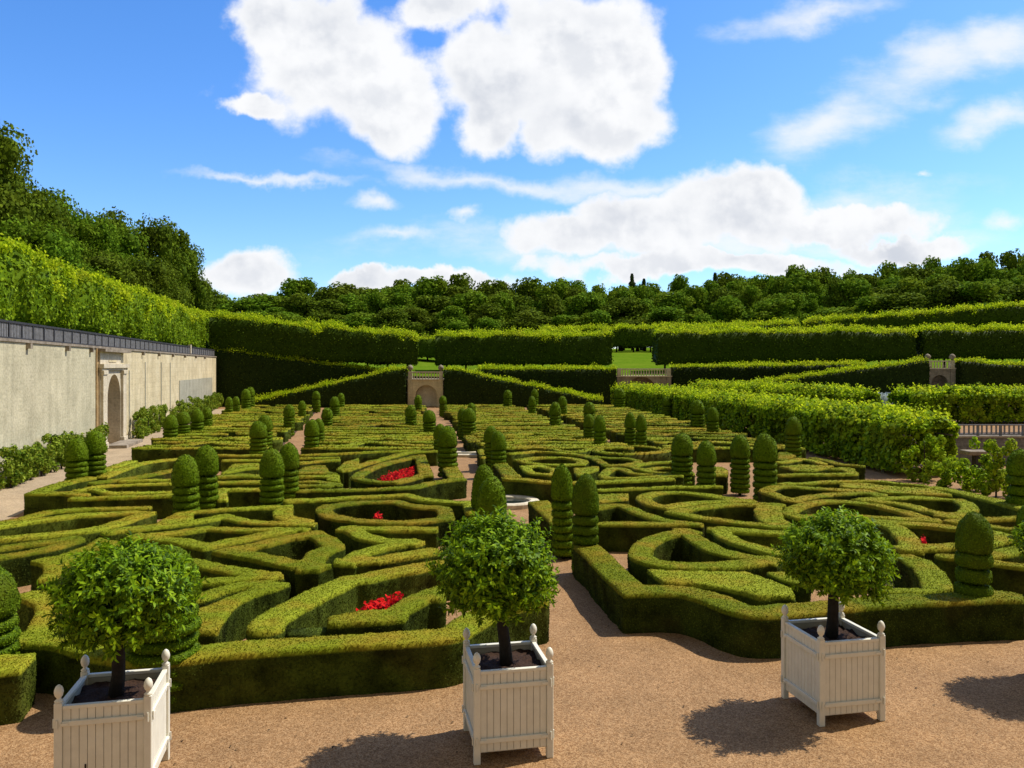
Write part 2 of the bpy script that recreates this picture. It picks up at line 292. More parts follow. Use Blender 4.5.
# ---------------------------------------------------------------- low hedges traced on the ground
TL = {'A': (600, 460, 5.12), 'A2': (480, 470, 6.4), 'B': (840, 460, 5.484), 'C': (824, 540, 5.12), 'D': (700, 420, 6.4), 'E': (560, 420, 6.4),
      'F': (480, 395, 6.4), 'G': (0, 470, 5.12), 'H': (160, 560, 5.12), 'I': (320, 520, 5.12), 'J': (120, 470, 5.12), 'K': (280, 430, 5.12),
      'L': (0, 570, 5.12), 'M': (120, 400, 6.4), 'N': (230, 395, 6.4), 'O': (0, 400, 6.4), 'R': (340, 395, 8.533), 'S': (440, 395, 8.533), 'n': (0, 0, 1)}
def tr(args):
    out = []
    for i in range(0, len(args), 2):
        ox, oy, s = TL[args[i]]
        out += [at(ox+u/s, oy+v/s, HT) for u, v in args[i+1]]
    return np.array(out)
def smooth_line(P, closed, sub=6):
    n = len(P)
    if n < 3: return P
    out = []
    rng_ = range(n) if closed else range(n-1)
    g = (lambda i: P[i % n]) if closed else (lambda i: P[min(max(i, 0), n-1)])
    for i in rng_:
        p0, p1, p2, p3 = g(i-1), g(i), g(i+1), g(i+2)
        d1 = np.linalg.norm(p2-p1); m1 = (p2-p0)/2; m2 = (p3-p1)/2
        def cosang(a, b): return (a@b)/max(np.linalg.norm(a)*np.linalg.norm(b), 1e-9)
        if cosang(p1-p0, p2-p1) < 0.45 and np.any(p0 != p1): m1 = (p2-p1)*1.0
        if cosang(p2-p1, p3-p2) < 0.45 and np.any(p3 != p2): m2 = (p2-p1)*1.0
        for m in (m1, m2):
            l = np.linalg.norm(m)
            if l > d1 > 0: m *= d1/l
        for k in range(sub):
            t = k/sub; t2 = t*t; t3 = t2*t
            out.append((2*t3-3*t2+1)*p1+(t3-2*t2+t)*m1+(-2*t3+3*t2)*p2+(t3-t2)*m2)
    if not closed: out.append(P[-1])
    return np.array(out)
def Ln(w, *a, closed=False, sharp=False): P = tr(a) if sharp else smooth_line(tr(a), closed); return ('L', P, w-0.035, closed)
def Cl(w, *a, sharp=False): return Ln(w, *a, closed=True, sharp=sharp)
def Pg(*a): return ('P', tr(a), 0, True)
def sdf(X, items):
    best = np.full(len(X), 1e9)
    for kind, P, w, closed in items:
        if kind == 'L':
            n = len(P); ns_ = n if closed else n-1; best_l = np.full(len(X), 1e9)
            def turn(i):
                if not closed and i in (0, n-1): return None
                a = P[i]-P[i-1]; b = P[(i+1) % n]-P[i]; c = (a@b)/max(np.linalg.norm(a)*np.linalg.norm(b), 1e-9); return math.acos(max(-1, min(1, c)))
            def ext(i):
                t = turn(i)
                if t is None: return 0.0
                return min(w/2*math.tan(min(t, 2.6)/2), w*0.75) if t > 0.5 else None
            for i in range(ns_):
                a = P[i]; b = P[(i+1) % n]; ab = b-a; l = np.linalg.norm(ab)
                if l < 1e-6: continue
                u = ab/l; al = (X-a)@u; pe = np.abs((X-a)@np.array([-u[1], u[0]]))
                e0, e1 = ext(i), ext((i+1) % n)
                lo_ = -al-(e0 or 0); hi_ = al-l-(e1 or 0)
                dr = np.where(al < 0, np.hypot(al, pe), np.where(al > l, np.hypot(al-l, pe), pe))-w/2
                fl = np.maximum(np.maximum(lo_, hi_), pe-w/2)
                use = ((al < 0) & (e0 is not None)) | ((al > l) & (e1 is not None))
                best_l = np.minimum(best_l, np.where(use, fl, dr))
            best = np.minimum(best, best_l); continue
        A = P if closed else P[:-1]; B = np.roll(P, -1, 0) if closed else P[1:]
        dm = np.full(len(X), 1e9); sgn = np.ones(len(X))
        for a, b in zip(A, B):
            ab = b-a; l2 = max(ab@ab, 1e-9); t = np.clip(((X-a)@ab)/l2, 0, 1)
            q = X-a-t[:, None]*ab; dm = np.minimum(dm, (q*q).sum(1))
            if kind == 'P':
                c1 = X[:, 1] >= a[1]; c2 = X[:, 1] < b[1]; cr = ab[0]*(X[:, 1]-a[1])-ab[1]*(X[:, 0]-a[0]) > 0
                fl = (c1 & c2 & cr) | (~c1 & ~c2 & ~cr); sgn = np.where(fl, -sgn, sgn)
        dm = np.sqrt(dm); dd = dm*sgn if kind == 'P' else dm-w/2
        best = np.minimum(best, dd)
    return best
HEDGES = []
def hedge(label, items, group=None, h=None, name='box_hedge'):
    h = HT+random.uniform(-0.014, 0.014) if h is None else h
    allp = np.concatenate([i[1] for i in items]); wm = max(i[2] for i in items)/2+0.1
    lo = allp.min(0)-wm; hi = allp.max(0)+wm; dist = allp[:, 1].mean(); near = allp[:, 1].min()
    cell = 0.055 if near < 17 else (0.08 if near < 30 else 0.14 if near < 50 else 0.2)
    nx = int((hi[0]-lo[0])/cell)+2; ny = int((hi[1]-lo[1])/cell)+2
    gx, gy = np.meshgrid(np.arange(nx+1), np.arange(ny+1), indexing='ij')
    G = np.stack([lo[0]+gx*cell, lo[1]+gy*cell], -1).reshape(-1, 2)
    wob = 0.018*vnoise(np.c_[G*1.7, np.full(len(G), 3.3)])+0.010*vnoise(np.c_[G*6, np.full(len(G), 8.1)])
    D = (sdf(G, items)+wob).reshape(nx+1, ny+1)
    Dc = (D[:-1, :-1]+D[1:, :-1]+D[:-1, 1:]+D[1:, 1:])/4
    ins = Dc < 0
    # corner vertices
    vid = np.full((nx+1, ny+1), -1); used = np.zeros((nx+1, ny+1), bool)
    used[:-1, :-1] |= ins; used[1:, :-1] |= ins; used[:-1, 1:] |= ins; used[1:, 1:] |= ins
    pad = np.zeros((nx+2, ny+2), bool); pad[1:-1, 1:-1] = ins
    full = pad[:-1, :-1] & pad[1:, :-1] & pad[:-1, 1:] & pad[1:, 1:]
    bnd = used & ~full
    gyx, gyy = np.gradient(D, cell)
    gl = np.sqrt(gyx**2+gyy**2)+1e-6; gyx /= gl; gyy /= gl
    Dn = np.clip(D, -cell*0.9, cell*0.9)
    GX = G[:, 0].reshape(D.shape)-np.where(bnd, Dn*gyx, 0); GY = G[:, 1].reshape(D.shape)-np.where(bnd, Dn*gyy, 0)
    k = used.sum(); vid[used] = np.arange(k)
    P2 = np.stack([GX[used], GY[used]], 1)
    z = h+0.016*vnoise(np.c_[P2*2.3, np.full(k, 1.0)])+0.008*vnoise(np.c_[P2*9, np.full(k, 5.0)])
    z = z-np.where(bnd[used], 0.012, 0)
    V = np.c_[P2, z]
    I, J = np.nonzero(ins)
    Q = np.stack([vid[I, J], vid[I+1, J], vid[I+1, J+1], vid[I, J+1]], 1)
    # boundary edges -> walls
    E = []
    c = pad
    for (i, j) in zip(*np.nonzero(ins)):
        if not c[i+1, j]: E.append((vid[i, j], vid[i+1, j]))
        if not c[i+1, j+2]: E.append((vid[i+1, j+1], vid[i, j+1]))
        if not c[i, j+1]: E.append((vid[i, j+1], vid[i, j]))
        if not c[i+2, j+1]: E.append((vid[i+1, j], vid[i+1, j+1]))
    E = np.array(E)
    bv = vid[bnd]; nb = len(bv); mapb = np.full(k, -1); mapb[bv] = np.arange(nb)
    gn = np.stack([gyx[bnd], gyy[bnd]], 1); B2 = V[bv][:, :2]
    lev = (0.85, 0.55, 0.25, -0.02) if near < 30 else (0.5, -0.02)
    Vs = [V]; prev = bv; Qs = [Q]; base = k
    amp = 0.022 if near < 30 else 0.03
    for L_ in lev:
        zz = L_*h if L_ > 0 else -0.02
        off = amp*vnoise(np.c_[B2*3.1, np.full(nb, zz*3)])+0.012*vnoise(np.c_[B2*9, np.full(nb, zz*9+4)])+(0.012 if L_ > 0.8 else 0.0)
        Vs.append(np.c_[B2+gn*off[:, None], np.full(nb, zz)])
        cur = np.arange(nb)+base
        Qs.append(np.stack([prev[mapb[E[:, 0]]] if prev is bv else prev[mapb[E[:, 0]]], cur[mapb[E[:, 0]]], cur[mapb[E[:, 1]]], prev[mapb[E[:, 1]]]], 1))
        prev = cur; base += nb
    V = np.concatenate(Vs); Q = np.concatenate(Qs)
    # small leaves; denser close to the camera
    dens, size = (3000, 0.022) if near < 15 else (1600, 0.027) if near < 20 else (450, 0.042) if near < 32 else (120, 0.08) if near < 50 else (45, 0.11)
    P, Nn = scatter(V, Q, dens)
    P = P+Nn/np.maximum(np.linalg.norm(Nn, axis=1, keepdims=True), 1e-9)*rng.uniform(-0.2, 0.35, len(P))[:, None]*size
    lv, lq = leaves(P, Nn, size, aspect=0.65, jitter=0.75, lift=0.35)
    V, Q = join([(V, Q), (lv, lq)])
    c0 = np.array([V[:, 0].mean(), V[:, 1].mean(), 0])
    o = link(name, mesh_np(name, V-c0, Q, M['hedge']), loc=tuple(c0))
    tag(o, label, 'hedge', group); HEDGES.append(o)
    return o
W0 = 0.45
# --- front right block
hedge('outer box hedge of the front right block, bending from aisle to gravel front', [Ln(0.53, 'n', [(584, 542), (600, 557), (616, 573), (634, 589), (665, 588.5), (688, 590), (712, 597), (738, 607), (757, 610), (800, 607), (850, 602), (892, 599), (951, 596), (1012, 594)])])
hedge('curved box hedge ring round a dark bed, nearest the corner of the front right block', [Cl(W0, 'A', [(205, 470), (235, 420), (330, 380), (440, 363), (505, 405), (600, 455), (720, 483), (850, 505), (780, 518), (600, 533), (430, 535), (280, 518), (215, 492)])])
hedge('solid wedge shaped box hedge between the corner ring and the front outer hedge', [Pg('A', [(240, 557), (330, 625), (480, 630), (620, 645), (720, 670), (810, 697), (1000, 692), (980, 650), (880, 610), (740, 565), (560, 570), (400, 564)])])
hedge('short box hedge partly hidden by the crown of the right orange tree', [Pg('A', [(850, 565), (940, 562), (1060, 600), (1080, 640), (1010, 625), (920, 600)])])
hedge('forked box hedge whose two arms open toward the right orange tree', [Ln(0.42, 'A', [(960, 368), (800, 363), (700, 355), (605, 350), (650, 388), (720, 420), (820, 450), (930, 475), (1050, 500)])])
hedge('box hedge loop with a rounded lobe behind the left of the right orange tree', [Ln(0.4, 'A', [(930, 224), (800, 222), (650, 224), (480, 240), (375, 262), (480, 285), (650, 308), (830, 326), (990, 345), (1060, 350)]), Pg('A', [(785, 250), (820, 222), (930, 217), (935, 290), (1000, 335), (870, 328), (810, 300)])])
hedge('pointed box hedge ring above the forked hedge in the front right block', [Cl(0.42, 'A', [(222, 190), (260, 170), (330, 160), (450, 163), (600, 183), (740, 203), (600, 206), (450, 216), (340, 236), (265, 222)])])
hedge('thin straight box hedge along the back of the front right block', [Ln(0.32, 'A', [(-20, 149), (150, 143), (300, 137), (450, 133), (620, 131)])])
hedge('small rectangular box hedge right of the twin pool topiaries', [Pg('A', [(-30, 172), (145, 165), (145, 196), (-30, 212)])])
hedge('open triangle of box hedge behind the aisle corner topiary', [Ln(0.36, 'A', [(-40, 243), (60, 226), (115, 228), (200, 265), (320, 300), (430, 316)]), Ln(0.36, 'A', [(-60, 320), (150, 322), (350, 322), (510, 324)])])
hedge('short box hedge on the right rim of the round pool, carrying a topiary', [Ln(0.55, 'n', [(538, 500), (552, 513), (566, 526)]), Ln(0.4, 'n', [(560, 527), (580, 529)])])
# right half, behind and right of the right orange tree
hedge('long rounded box hedge ring near the right end of the parterre', [Cl(0.42, 'B', [(130, 211), (300, 200), (500, 203), (650, 213), (712, 250), (680, 283), (590, 298), (480, 270), (340, 236), (220, 224)])])
hedge('pointed oval box hedge ring just over the crown of the right orange tree', [Cl(0.42, 'n', [(789, 512), (800, 505), (819, 501), (841, 500.5), (867, 503), (895, 509), (917, 515), (929, 519), (904, 518), (876, 516), (855, 515), (819, 515), (800, 516)])])
hedge('box hedge loop holding a single red flower, beside the right orange tree', [Cl(0.44, 'B', [(150, 330), (300, 342), (480, 355), (640, 372), (800, 388), (925, 415), (850, 440), (700, 462), (540, 472), (385, 478), (375, 430), (320, 375), (240, 345)]), Pg('B', [(240, 345), (330, 360), (400, 400), (450, 460), (330, 488), (312, 430)])])
hedge('broad sickle shaped box hedge right of the right orange tree', [Pg('B', [(290, 508), (400, 512), (500, 550), (580, 610), (622, 700), (470, 718), (447, 690), (438, 640), (400, 580), (320, 532)]), Ln(0.3, 'B', [(250, 708), (350, 706), (460, 704)])])
hedge('forked box hedge behind the front right corner topiary', [Ln(0.42, 'B', [(570, 520), (720, 522), (850, 510), (940, 492), (1060, 455)]), Ln(0.42, 'B', [(720, 528), (830, 550), (1009, 575), (1120, 590)])])
hedge('short straight box hedge behind the front right corner topiary', [Ln(0.36, 'B', [(600, 335), (700, 324), (850, 316), (1030, 312)])])
hedge('thin box hedge right of the front right corner topiary', [Ln(0.36, 'B', [(820, 362), (900, 373), (1040, 388)])])
hedge('dark edging box hedge under the vines at the right edge', [Ln(0.5, 'B', [(500, 148), (700, 182), (930, 240), (1040, 270)])])
hedge('blunt box hedge wedge behind the rounded ring at the right', [Pg('B', [(0, 128), (150, 124), (330, 146), (500, 152), (620, 190), (400, 184), (260, 178), (150, 154), (0, 143)])])
hedge('long thin box hedge along the back of the right hand block', [Ln(0.32, 'n', [(778, 484), (820, 482), (860, 480.5), (880, 481), (904, 483.7), (926, 485.5)])])
hedge('box hedge loop beside the four topiaries of the right cross path', [Cl(0.42, 'D', [(560, 419), (470, 424), (425, 448), (490, 476), (590, 504), (720, 480), (850, 466), (1024, 458), (1120, 466), (1040, 445), (850, 437), (700, 426)])])
# second right row
hedge('box hedge closing the block behind the four right topiaries', [Ln(0.4, 'D', [(500, 348), (700, 346), (900, 343), (975, 338), (930, 310), (850, 312)])])
hedge('flat box hedge lens behind the four right topiaries', [Pg('D', [(500, 292), (640, 284), (860, 290), (800, 306), (700, 325), (600, 318), (560, 305)])])
hedge('kinked thin box hedge behind the four right topiaries', [Ln(0.4, 'D', [(500, 268), (570, 258), (640, 244), (700, 250), (790, 275)])])
hedge('boundary box hedge in the shade of the vine arbour', [Ln(0.4, 'D', [(720, 237), (810, 255), (900, 278), (1040, 290)])])
hedge('small box hedge beside the topiary that touches the vine arbour', [Pg('D', [(500, 205), (560, 205), (610, 225), (560, 248), (500, 252)]), Ln(0.3, 'D', [(490, 165), (570, 185)])])
hedge('front box hedge of the block behind the pool, facing the cross path', [Ln(0.42, 'n', [(506, 478), (527, 479.5), (552, 481.5), (580, 482), (598, 481.5), (641, 479.5), (672, 478)])])
hedge('rectangular box hedge where the aisle meets the pool circle, right side', [Pg('F', [(88, 440), (170, 430), (262, 518), (155, 524)])])
hedge('oval box hedge ring behind the twin pool topiaries', [Cl(0.42, 'F', [(250, 412), (380, 399), (550, 399), (655, 418), (640, 438), (500, 443), (350, 438)])])
hedge('small open box hedge wedge right of the pool circle', [Cl(0.36, 'F', [(285, 455), (380, 450), (480, 478), (470, 505), (380, 500), (320, 490)])])
hedge('blunt box hedge behind the taller pool topiary', [Pg('E', [(85, 305), (245, 293), (245, 312), (190, 332), (180, 357), (105, 352)])])
hedge('curling box hedge loop left of the double topiary on the cross path', [Cl(0.36, 'E', [(275, 350), (325, 308), (400, 311), (470, 336), (600, 346), (740, 350), (600, 360), (400, 369), (300, 366)])])
hedge('wide oval box hedge ring right of the far double topiaries', [Cl(0.42, 'E', [(235, 185), (300, 170), (450, 161), (600, 170), (680, 190), (560, 205), (400, 211), (270, 202)])])
hedge('pinched box hedge loop between the two oval rings on the right', [Cl(0.36, 'E', [(150, 224), (230, 246), (300, 284), (420, 279), (500, 258), (400, 241), (260, 234)])])
hedge('fish shaped box hedge left of the topiary pair on the cross path', [Ln(0.38, 'E', [(440, 294), (560, 272), (700, 264), (760, 262)]), Ln(0.38, 'E', [(535, 318), (600, 303), (720, 300), (790, 305)]), Ln(0.36, 'E', [(470, 296), (540, 318), (700, 335), (850, 340)])])
hedge('rounded end of box hedge between the middle right topiaries', [Pg('D', [(80, 300), (140, 300), (180, 325), (170, 352), (60, 350), (10, 340)])])
hedge('thin box hedge just behind the oval ring by the pool', [Ln(0.36, 'F', [(180, 372), (350, 357), (500, 366), (690, 384)])])
hedge('shallow box hedge loop left of the wide oval ring', [Cl(0.4, 'F', [(440, 335), (520, 327), (640, 330), (715, 338), (640, 354), (530, 358)])])
hedge('straight thin box hedge crossing behind the shallow loop', [Ln(0.4, 'F', [(175, 330), (450, 317), (720, 318)])])
hedge('small bright box hedge square right of the stone channel', [Pg('S', [(320, 462), (380, 458), (445, 488), (400, 498), (385, 530), (345, 530)])])
hedge('bright box hedge square beyond the stone channel', [Pg('S', [(200, 342), (290, 338), (345, 388), (240, 394)])])
# --- front left block
hedge('outer box hedge along the gravel front of the left block', [Ln(0.5, 'n', [(10, 638), (40, 637), (75, 641), (110, 651), (150, 656), (192, 652.5), (225, 648.5), (271, 645), (320, 641.5), (370, 638.5), (420, 635.5), (452, 631.5), (472, 620), (500, 607), (536, 598)])])
hedge('block of box hedge cut off by the left edge of the picture', [Pg('n', [(37, 652), (21, 669), (-70, 680), (-70, 657)])])
hedge('stout box hedge with browned top just right of the left tree topiary', [Pg('H', [(160, 258), (310, 197), (440, 150), (560, 103), (672, 110), (600, 140), (480, 175), (400, 212), (340, 272), (300, 330), (292, 362), (150, 362)]), Ln(0.36, 'H', [(180, 190), (300, 148), (420, 122), (560, 112)])])
hedge('sharp triangle of box hedge behind the left orange tree', [Ln(0.38, 'J', [(340, 458), (550, 503), (745, 537), (600, 552), (400, 568)], sharp=True)])
hedge('great curved box hedge sweeping round the front red flower bed', [Ln(0.52, 'H', [(540, 342), (570, 300), (680, 232), (850, 150), (960, 97)], 'I', [(204, 292), (320, 268), (440, 246), (540, 229), (660, 216)])])
hedge('wavy box hedge in front of the front red flower bed', [Pg('I', [(40, 492), (200, 467), (340, 452), (420, 402), (540, 347), (640, 330), (640, 400), (560, 400), (460, 462), (430, 502), (200, 522), (40, 532)])])
hedge('low loose box bush at the foot of the great curved hedge', [Pg('H', [(640, 312), (760, 300), (850, 292), (860, 322), (760, 336), (650, 340)])], h=0.5)
hedge('zigzag box hedge left of the middle orange tree', [Ln(0.42, 'I', [(600, 42), (450, 43), (300, 42), (160, 40), (225, 80), (320, 101), (450, 112), (320, 134), (220, 160), (150, 205), (300, 200), (440, 177), (600, 150)], sharp=True)])
hedge('rounded box hedge ring with one red flower, left of the middle orange tree', [Cl(0.42, 'K', [(225, 405), (250, 385), (350, 369), (480, 361), (590, 362), (690, 385), (830, 398), (850, 445), (700, 464), (500, 467), (330, 450), (255, 432)])])
hedge('long box hedge along the back of the front left block', [Ln(0.38, 'K', [(30, 362), (240, 351), (450, 341), (640, 331), (740, 354), (870, 368), (955, 369)]), Pg('K', [(930, 372), (985, 378), (1000, 420), (950, 425)])])
hedge('winged box hedge with a concave back behind the left orange tree', [Ln(0.38, 'J', [(-60, 312), (0, 303), (200, 284), (400, 256), (528, 232)]), Ln(0.38, 'J', [(400, 256), (528, 230), (640, 256), (800, 266), (1000, 268)], sharp=True), Ln(0.36, 'J', [(385, 206), (620, 192), (850, 182)]), Pg('J', [(290, 214), (375, 200), (372, 245), (300, 262), (120, 290), (0, 302), (0, 292), (180, 268)]), Pg('J', [(780, 212), (810, 182), (882, 170), (886, 232), (1000, 250), (940, 268), (830, 255), (785, 235)])])
hedge('kite shaped box hedge ring behind the left orange tree', [Cl(0.4, 'J', [(110, 333), (300, 314), (450, 291), (640, 302), (900, 298), (700, 332), (440, 385), (280, 352)], sharp=True)])
hedge('second kite shaped box hedge ring, nearer the rounded ring', [Cl(0.45, 'J', [(555, 412), (720, 376), (860, 341), (1000, 324), (1060, 355), (1095, 388), (1010, 425), (975, 488), (850, 470), (700, 438)], sharp=True)])
hedge('box hedge running in from the left edge behind the left block', [Ln(0.4, 'G', [(-80, 278), (0, 263), (110, 245), (240, 210), (450, 194), (770, 187)])])
hedge('long open box hedge loop coming in from the left edge', [Ln(0.4, 'G', [(-60, 292), (100, 266), (260, 246), (400, 228), (560, 220), (690, 214)]), Ln(0.45, 'G', [(-60, 355), (0, 348), (200, 330), (380, 312), (540, 285), (650, 250), (760, 212)])])
hedge('slim forked box hedge at the left edge beside the left orange tree', [Ln(0.4, 'G', [(-50, 400), (200, 366), (395, 342)]), Ln(0.4, 'G', [(-60, 446), (0, 436), (130, 415), (270, 387), (395, 350)])])
hedge('browned crescent of box hedge partly behind the left orange tree', [Pg('G', [(155, 464), (300, 437), (400, 402), (510, 345), (620, 365), (560, 400), (400, 470), (340, 482), (290, 545), (195, 562), (230, 512), (215, 482)])])
hedge('wide curved box hedge between the left edge topiary and the left orange tree', [Pg('L', [(85, 125), (170, 105), (300, 110), (340, 180), (330, 330), (95, 340), (110, 325), (160, 270), (190, 215), (170, 170), (95, 140)])])
# --- second left row
hedge('corner box hedge at the wall path, end of the second left block', [Ln(0.45, 'O', [(590, 492), (440, 520), (330, 552), (222, 592), (330, 592), (430, 590), (540, 602)])])
hedge('straight box hedge facing the cross path left of the topiary pair', [Ln(0.36, 'O', [(450, 628), (700, 621), (1024, 610), (1150, 606)])])
hedge('slim tapering box hedge behind the wall path corner', [Ln(0.34, 'O', [(490, 571), (600, 562), (700, 590), (860, 590), (1024, 584), (1120, 580)]), Ln(0.32, 'O', [(560, 558), (700, 542), (1024, 530), (1120, 528)])])
hedge('crossing pair of box hedge strips near the wall path', [Ln(0.34, 'O', [(575, 527), (760, 506), (900, 486), (1024, 461), (1120, 440)]), Ln(0.3, 'O', [(760, 517), (1024, 507), (1120, 505)])])
hedge('slanting box hedge next to the two wall path topiaries', [Ln(0.4, 'O', [(662, 455), (760, 412), (850, 387)])])
hedge('long angled box hedge from the wall path toward the twin topiaries', [Ln(0.42, 'O', [(650, 490), (780, 440), (900, 402), (1024, 383), (1160, 372)])])
hedge('box hedge band between the two left topiary pairs, nearest the cross path', [Ln(0.4, 'M', [(610, 571), (760, 568), (920, 566)]), Ln(0.3, 'M', [(650, 575), (655, 640)])])
hedge('thin box hedge band between the two left topiary pairs', [Ln(0.45, 'M', [(610, 525), (760, 523), (920, 521)])])
hedge('second thin box hedge band between the two left topiary pairs', [Ln(0.5, 'M', [(610, 490), (760, 482), (920, 484)])])
hedge('round ended box hedge wedge between the two left topiary pairs', [Pg('M', [(720, 408), (890, 402), (893, 432), (800, 440), (700, 458), (640, 465), (690, 440)])])
hedge('short box hedge band behind the round ended wedge', [Ln(0.4, 'M', [(670, 382), (800, 381), (940, 381)]), Ln(0.4, 'M', [(610, 350), (760, 352), (930, 350)])])
hedge('straight box hedge in front of the large red flower bed', [Ln(0.38, 'K', [(50, 306), (300, 301), (560, 294), (690, 286), (780, 264), (880, 251), (932, 246)]), Pg('K', [(835, 190), (910, 185), (944, 243), (868, 250)])])
hedge('pear shaped box hedge ring enclosing the large red flower bed', [Cl(0.4, 'K', [(395, 237), (450, 201), (560, 164), (690, 135), (724, 150), (745, 218), (680, 244), (590, 265), (480, 262), (412, 250)]), Pg('K', [(695, 130), (742, 125), (785, 233), (712, 236)])])
hedge('long curved box hedge wrapping the far side of the large red bed', [Ln(0.4, 'K', [(325, 205), (420, 175), (540, 142), (660, 113), (800, 105)]), Pg('K', [(292, 200), (330, 162), (405, 142), (402, 165), (350, 190), (320, 212)])])
hedge('flat box hedge lens left of the large red bed', [Pg('N', [(415, 500), (470, 465), (560, 450), (612, 450), (632, 490), (700, 502), (560, 502)])])
hedge('small box hedge steps left of the large red bed', [Ln(0.4, 'N', [(410, 520), (620, 518)]), Pg('N', [(620, 508), (700, 510), (705, 556), (620, 545)])])
hedge('thin box hedge strip left of the large red bed', [Ln(0.4, 'N', [(415, 548), (560, 552), (700, 572)]), Ln(0.34, 'N', [(415, 575), (650, 575)])])
hedge('thin box hedge strip behind the flat lens', [Ln(0.4, 'N', [(430, 433), (560, 420), (690, 412)]), Ln(0.36, 'N', [(430, 402), (700, 396)])])
hedge('box hedge bar crossing behind the large red bed', [Ln(0.36, 'K', [(100, 125), (300, 118), (500, 108), (640, 103), (800, 98)])])
# ---------------------------------------------------------------- far part of the parterre, laid out as blocks on the ground
def xl(Y): return -13.9-0.235*(Y-22.6)
def xp1(Y): return -11.2-0.19*(Y-41.5)
def xa(Y): return 1.116-0.1428*(Y-12.4)
def xp2(Y): return 7.2-0.137*(Y-25.4)
def xr(Y): return 13.6-0.0836*(Y-27)
cols = [(xl, xp1, 0.3, 0.8), (xp1, xa, 0.8, 0.85), (xa, xp2, 0.85, 0.7), (xp2, xr, 0.7, 0.3)]
rows = [(34.2, 43.4), (44.8, 53.5), (55.0, 63.5), (65.0, 73.8)]
cn = ['next to the wall path', 'left of the aisle', 'right of the aisle', 'beside the vine arbour']
rn = ['third', 'fourth', 'fifth', 'last']
rr = random.Random(5)
for ri, (Y0, Y1) in enumerate(rows):
    for ci, (fa, fb, ma, mb_) in enumerate(cols):
        def uv(u, v):
            Y = Y0+(Y1-Y0)*v; return np.array([(fa(Y)+ma)*(1-u)+(fb(Y)-mb_)*u, Y])
        wide = 0.78 if ri else 0.62
        def LU(pts, w, closed=False): return ('L', smooth_line(np.array([uv(*p) for p in pts]), closed), w, closed)
        def PU(pts): return ('P', np.array([uv(*p) for p in pts]), 0, True)
        dep = Y1-Y0; nrow = int(dep/(3.1 if ri else 2.6)); grp = 'box hedges of the %s row %s' % (rn[ri], cn[ci])
        lab = 'clipped box band inside the %s parterre row %s' % (rn[ri], cn[ci])
        sy = 0.2/dep
        hedge('straight near edging hedge of the %s parterre row %s' % (rn[ri], cn[ci]), [LU([(0.0, 0.02), (0.5, 0.02), (1, 0.02)], wide)])
        if ri < 3: hedge('straight far edging hedge of the %s parterre row %s' % (rn[ri], cn[ci]), [LU([(0.0, 0.98), (0.5, 0.98), (1, 0.98)], wide)])
        for k in range(nrow):
            v = (k+0.72)/(nrow+0.45); s = (1.35 if ri else 1.05)/dep
            mode = rr.choice(['lens', 'lens', 'two', 'wave', 'vee', 'fill'])
            if (ci in (0,)) and ri == 3: mode = rr.choice(['lens', 'wave', 'fill'])
            cxm = rr.uniform(0.38, 0.62)
            if mode == 'lens':
                hedge(lab, [LU([(0.04, v), (0.25, v-s*.8), (0.5, v-s), (0.75, v-s*.8), (0.96, v), (0.75, v+s*.6), (0.5, v+s*.8), (0.25, v+s*.6)], wide*0.95, True)], grp)
            elif mode == 'two':
                for a, b in ((0.03, cxm-0.03), (cxm+0.03, 0.97)):
                    m_ = (a+b)/2; hedge(lab, [LU([(a, v), (m_, v-s*.9), (b, v), (m_, v+s*.8)], wide*0.9, True)], grp)
            elif mode == 'wave':
                hedge(lab, [LU([(0.03, v-s*.3), (0.25, v-s*.9), (cxm, v+s*.2), (0.75, v-s*.7), (0.97, v-s*.2)], wide*1.0)], grp)
                hedge(lab, [LU([(0.03, v+s*.9), (0.3, v+s*.4), (cxm, v+s*1.2), (0.7, v+s*.5), (0.97, v+s*.9)], wide*0.8)], grp)
            elif mode == 'vee':
                hedge(lab, [LU([(0.04, v-s*.9), (0.3, v-s*.5), (cxm, v+s*.8), (0.05, v+s*.8)], wide*0.9)], grp)
                hedge(lab, [LU([(0.96, v-s*.9), (0.75, v-s*.5), (cxm+.08, v+s*.8), (0.95, v+s*.8)], wide*0.9)], grp)
            else:
                hedge(lab, [PU([(0.05, v-s*.7), (cxm, v-s*.2), (cxm-.1, v+s*.5), (0.1, v+s*.6)])], grp)
                hedge(lab, [PU([(cxm+.06, v-s*.1), (0.95, v-s*.8), (0.93, v+s*.5), (cxm+.03, v+s*.7)])], grp)
print('hedges', len(HEDGES))
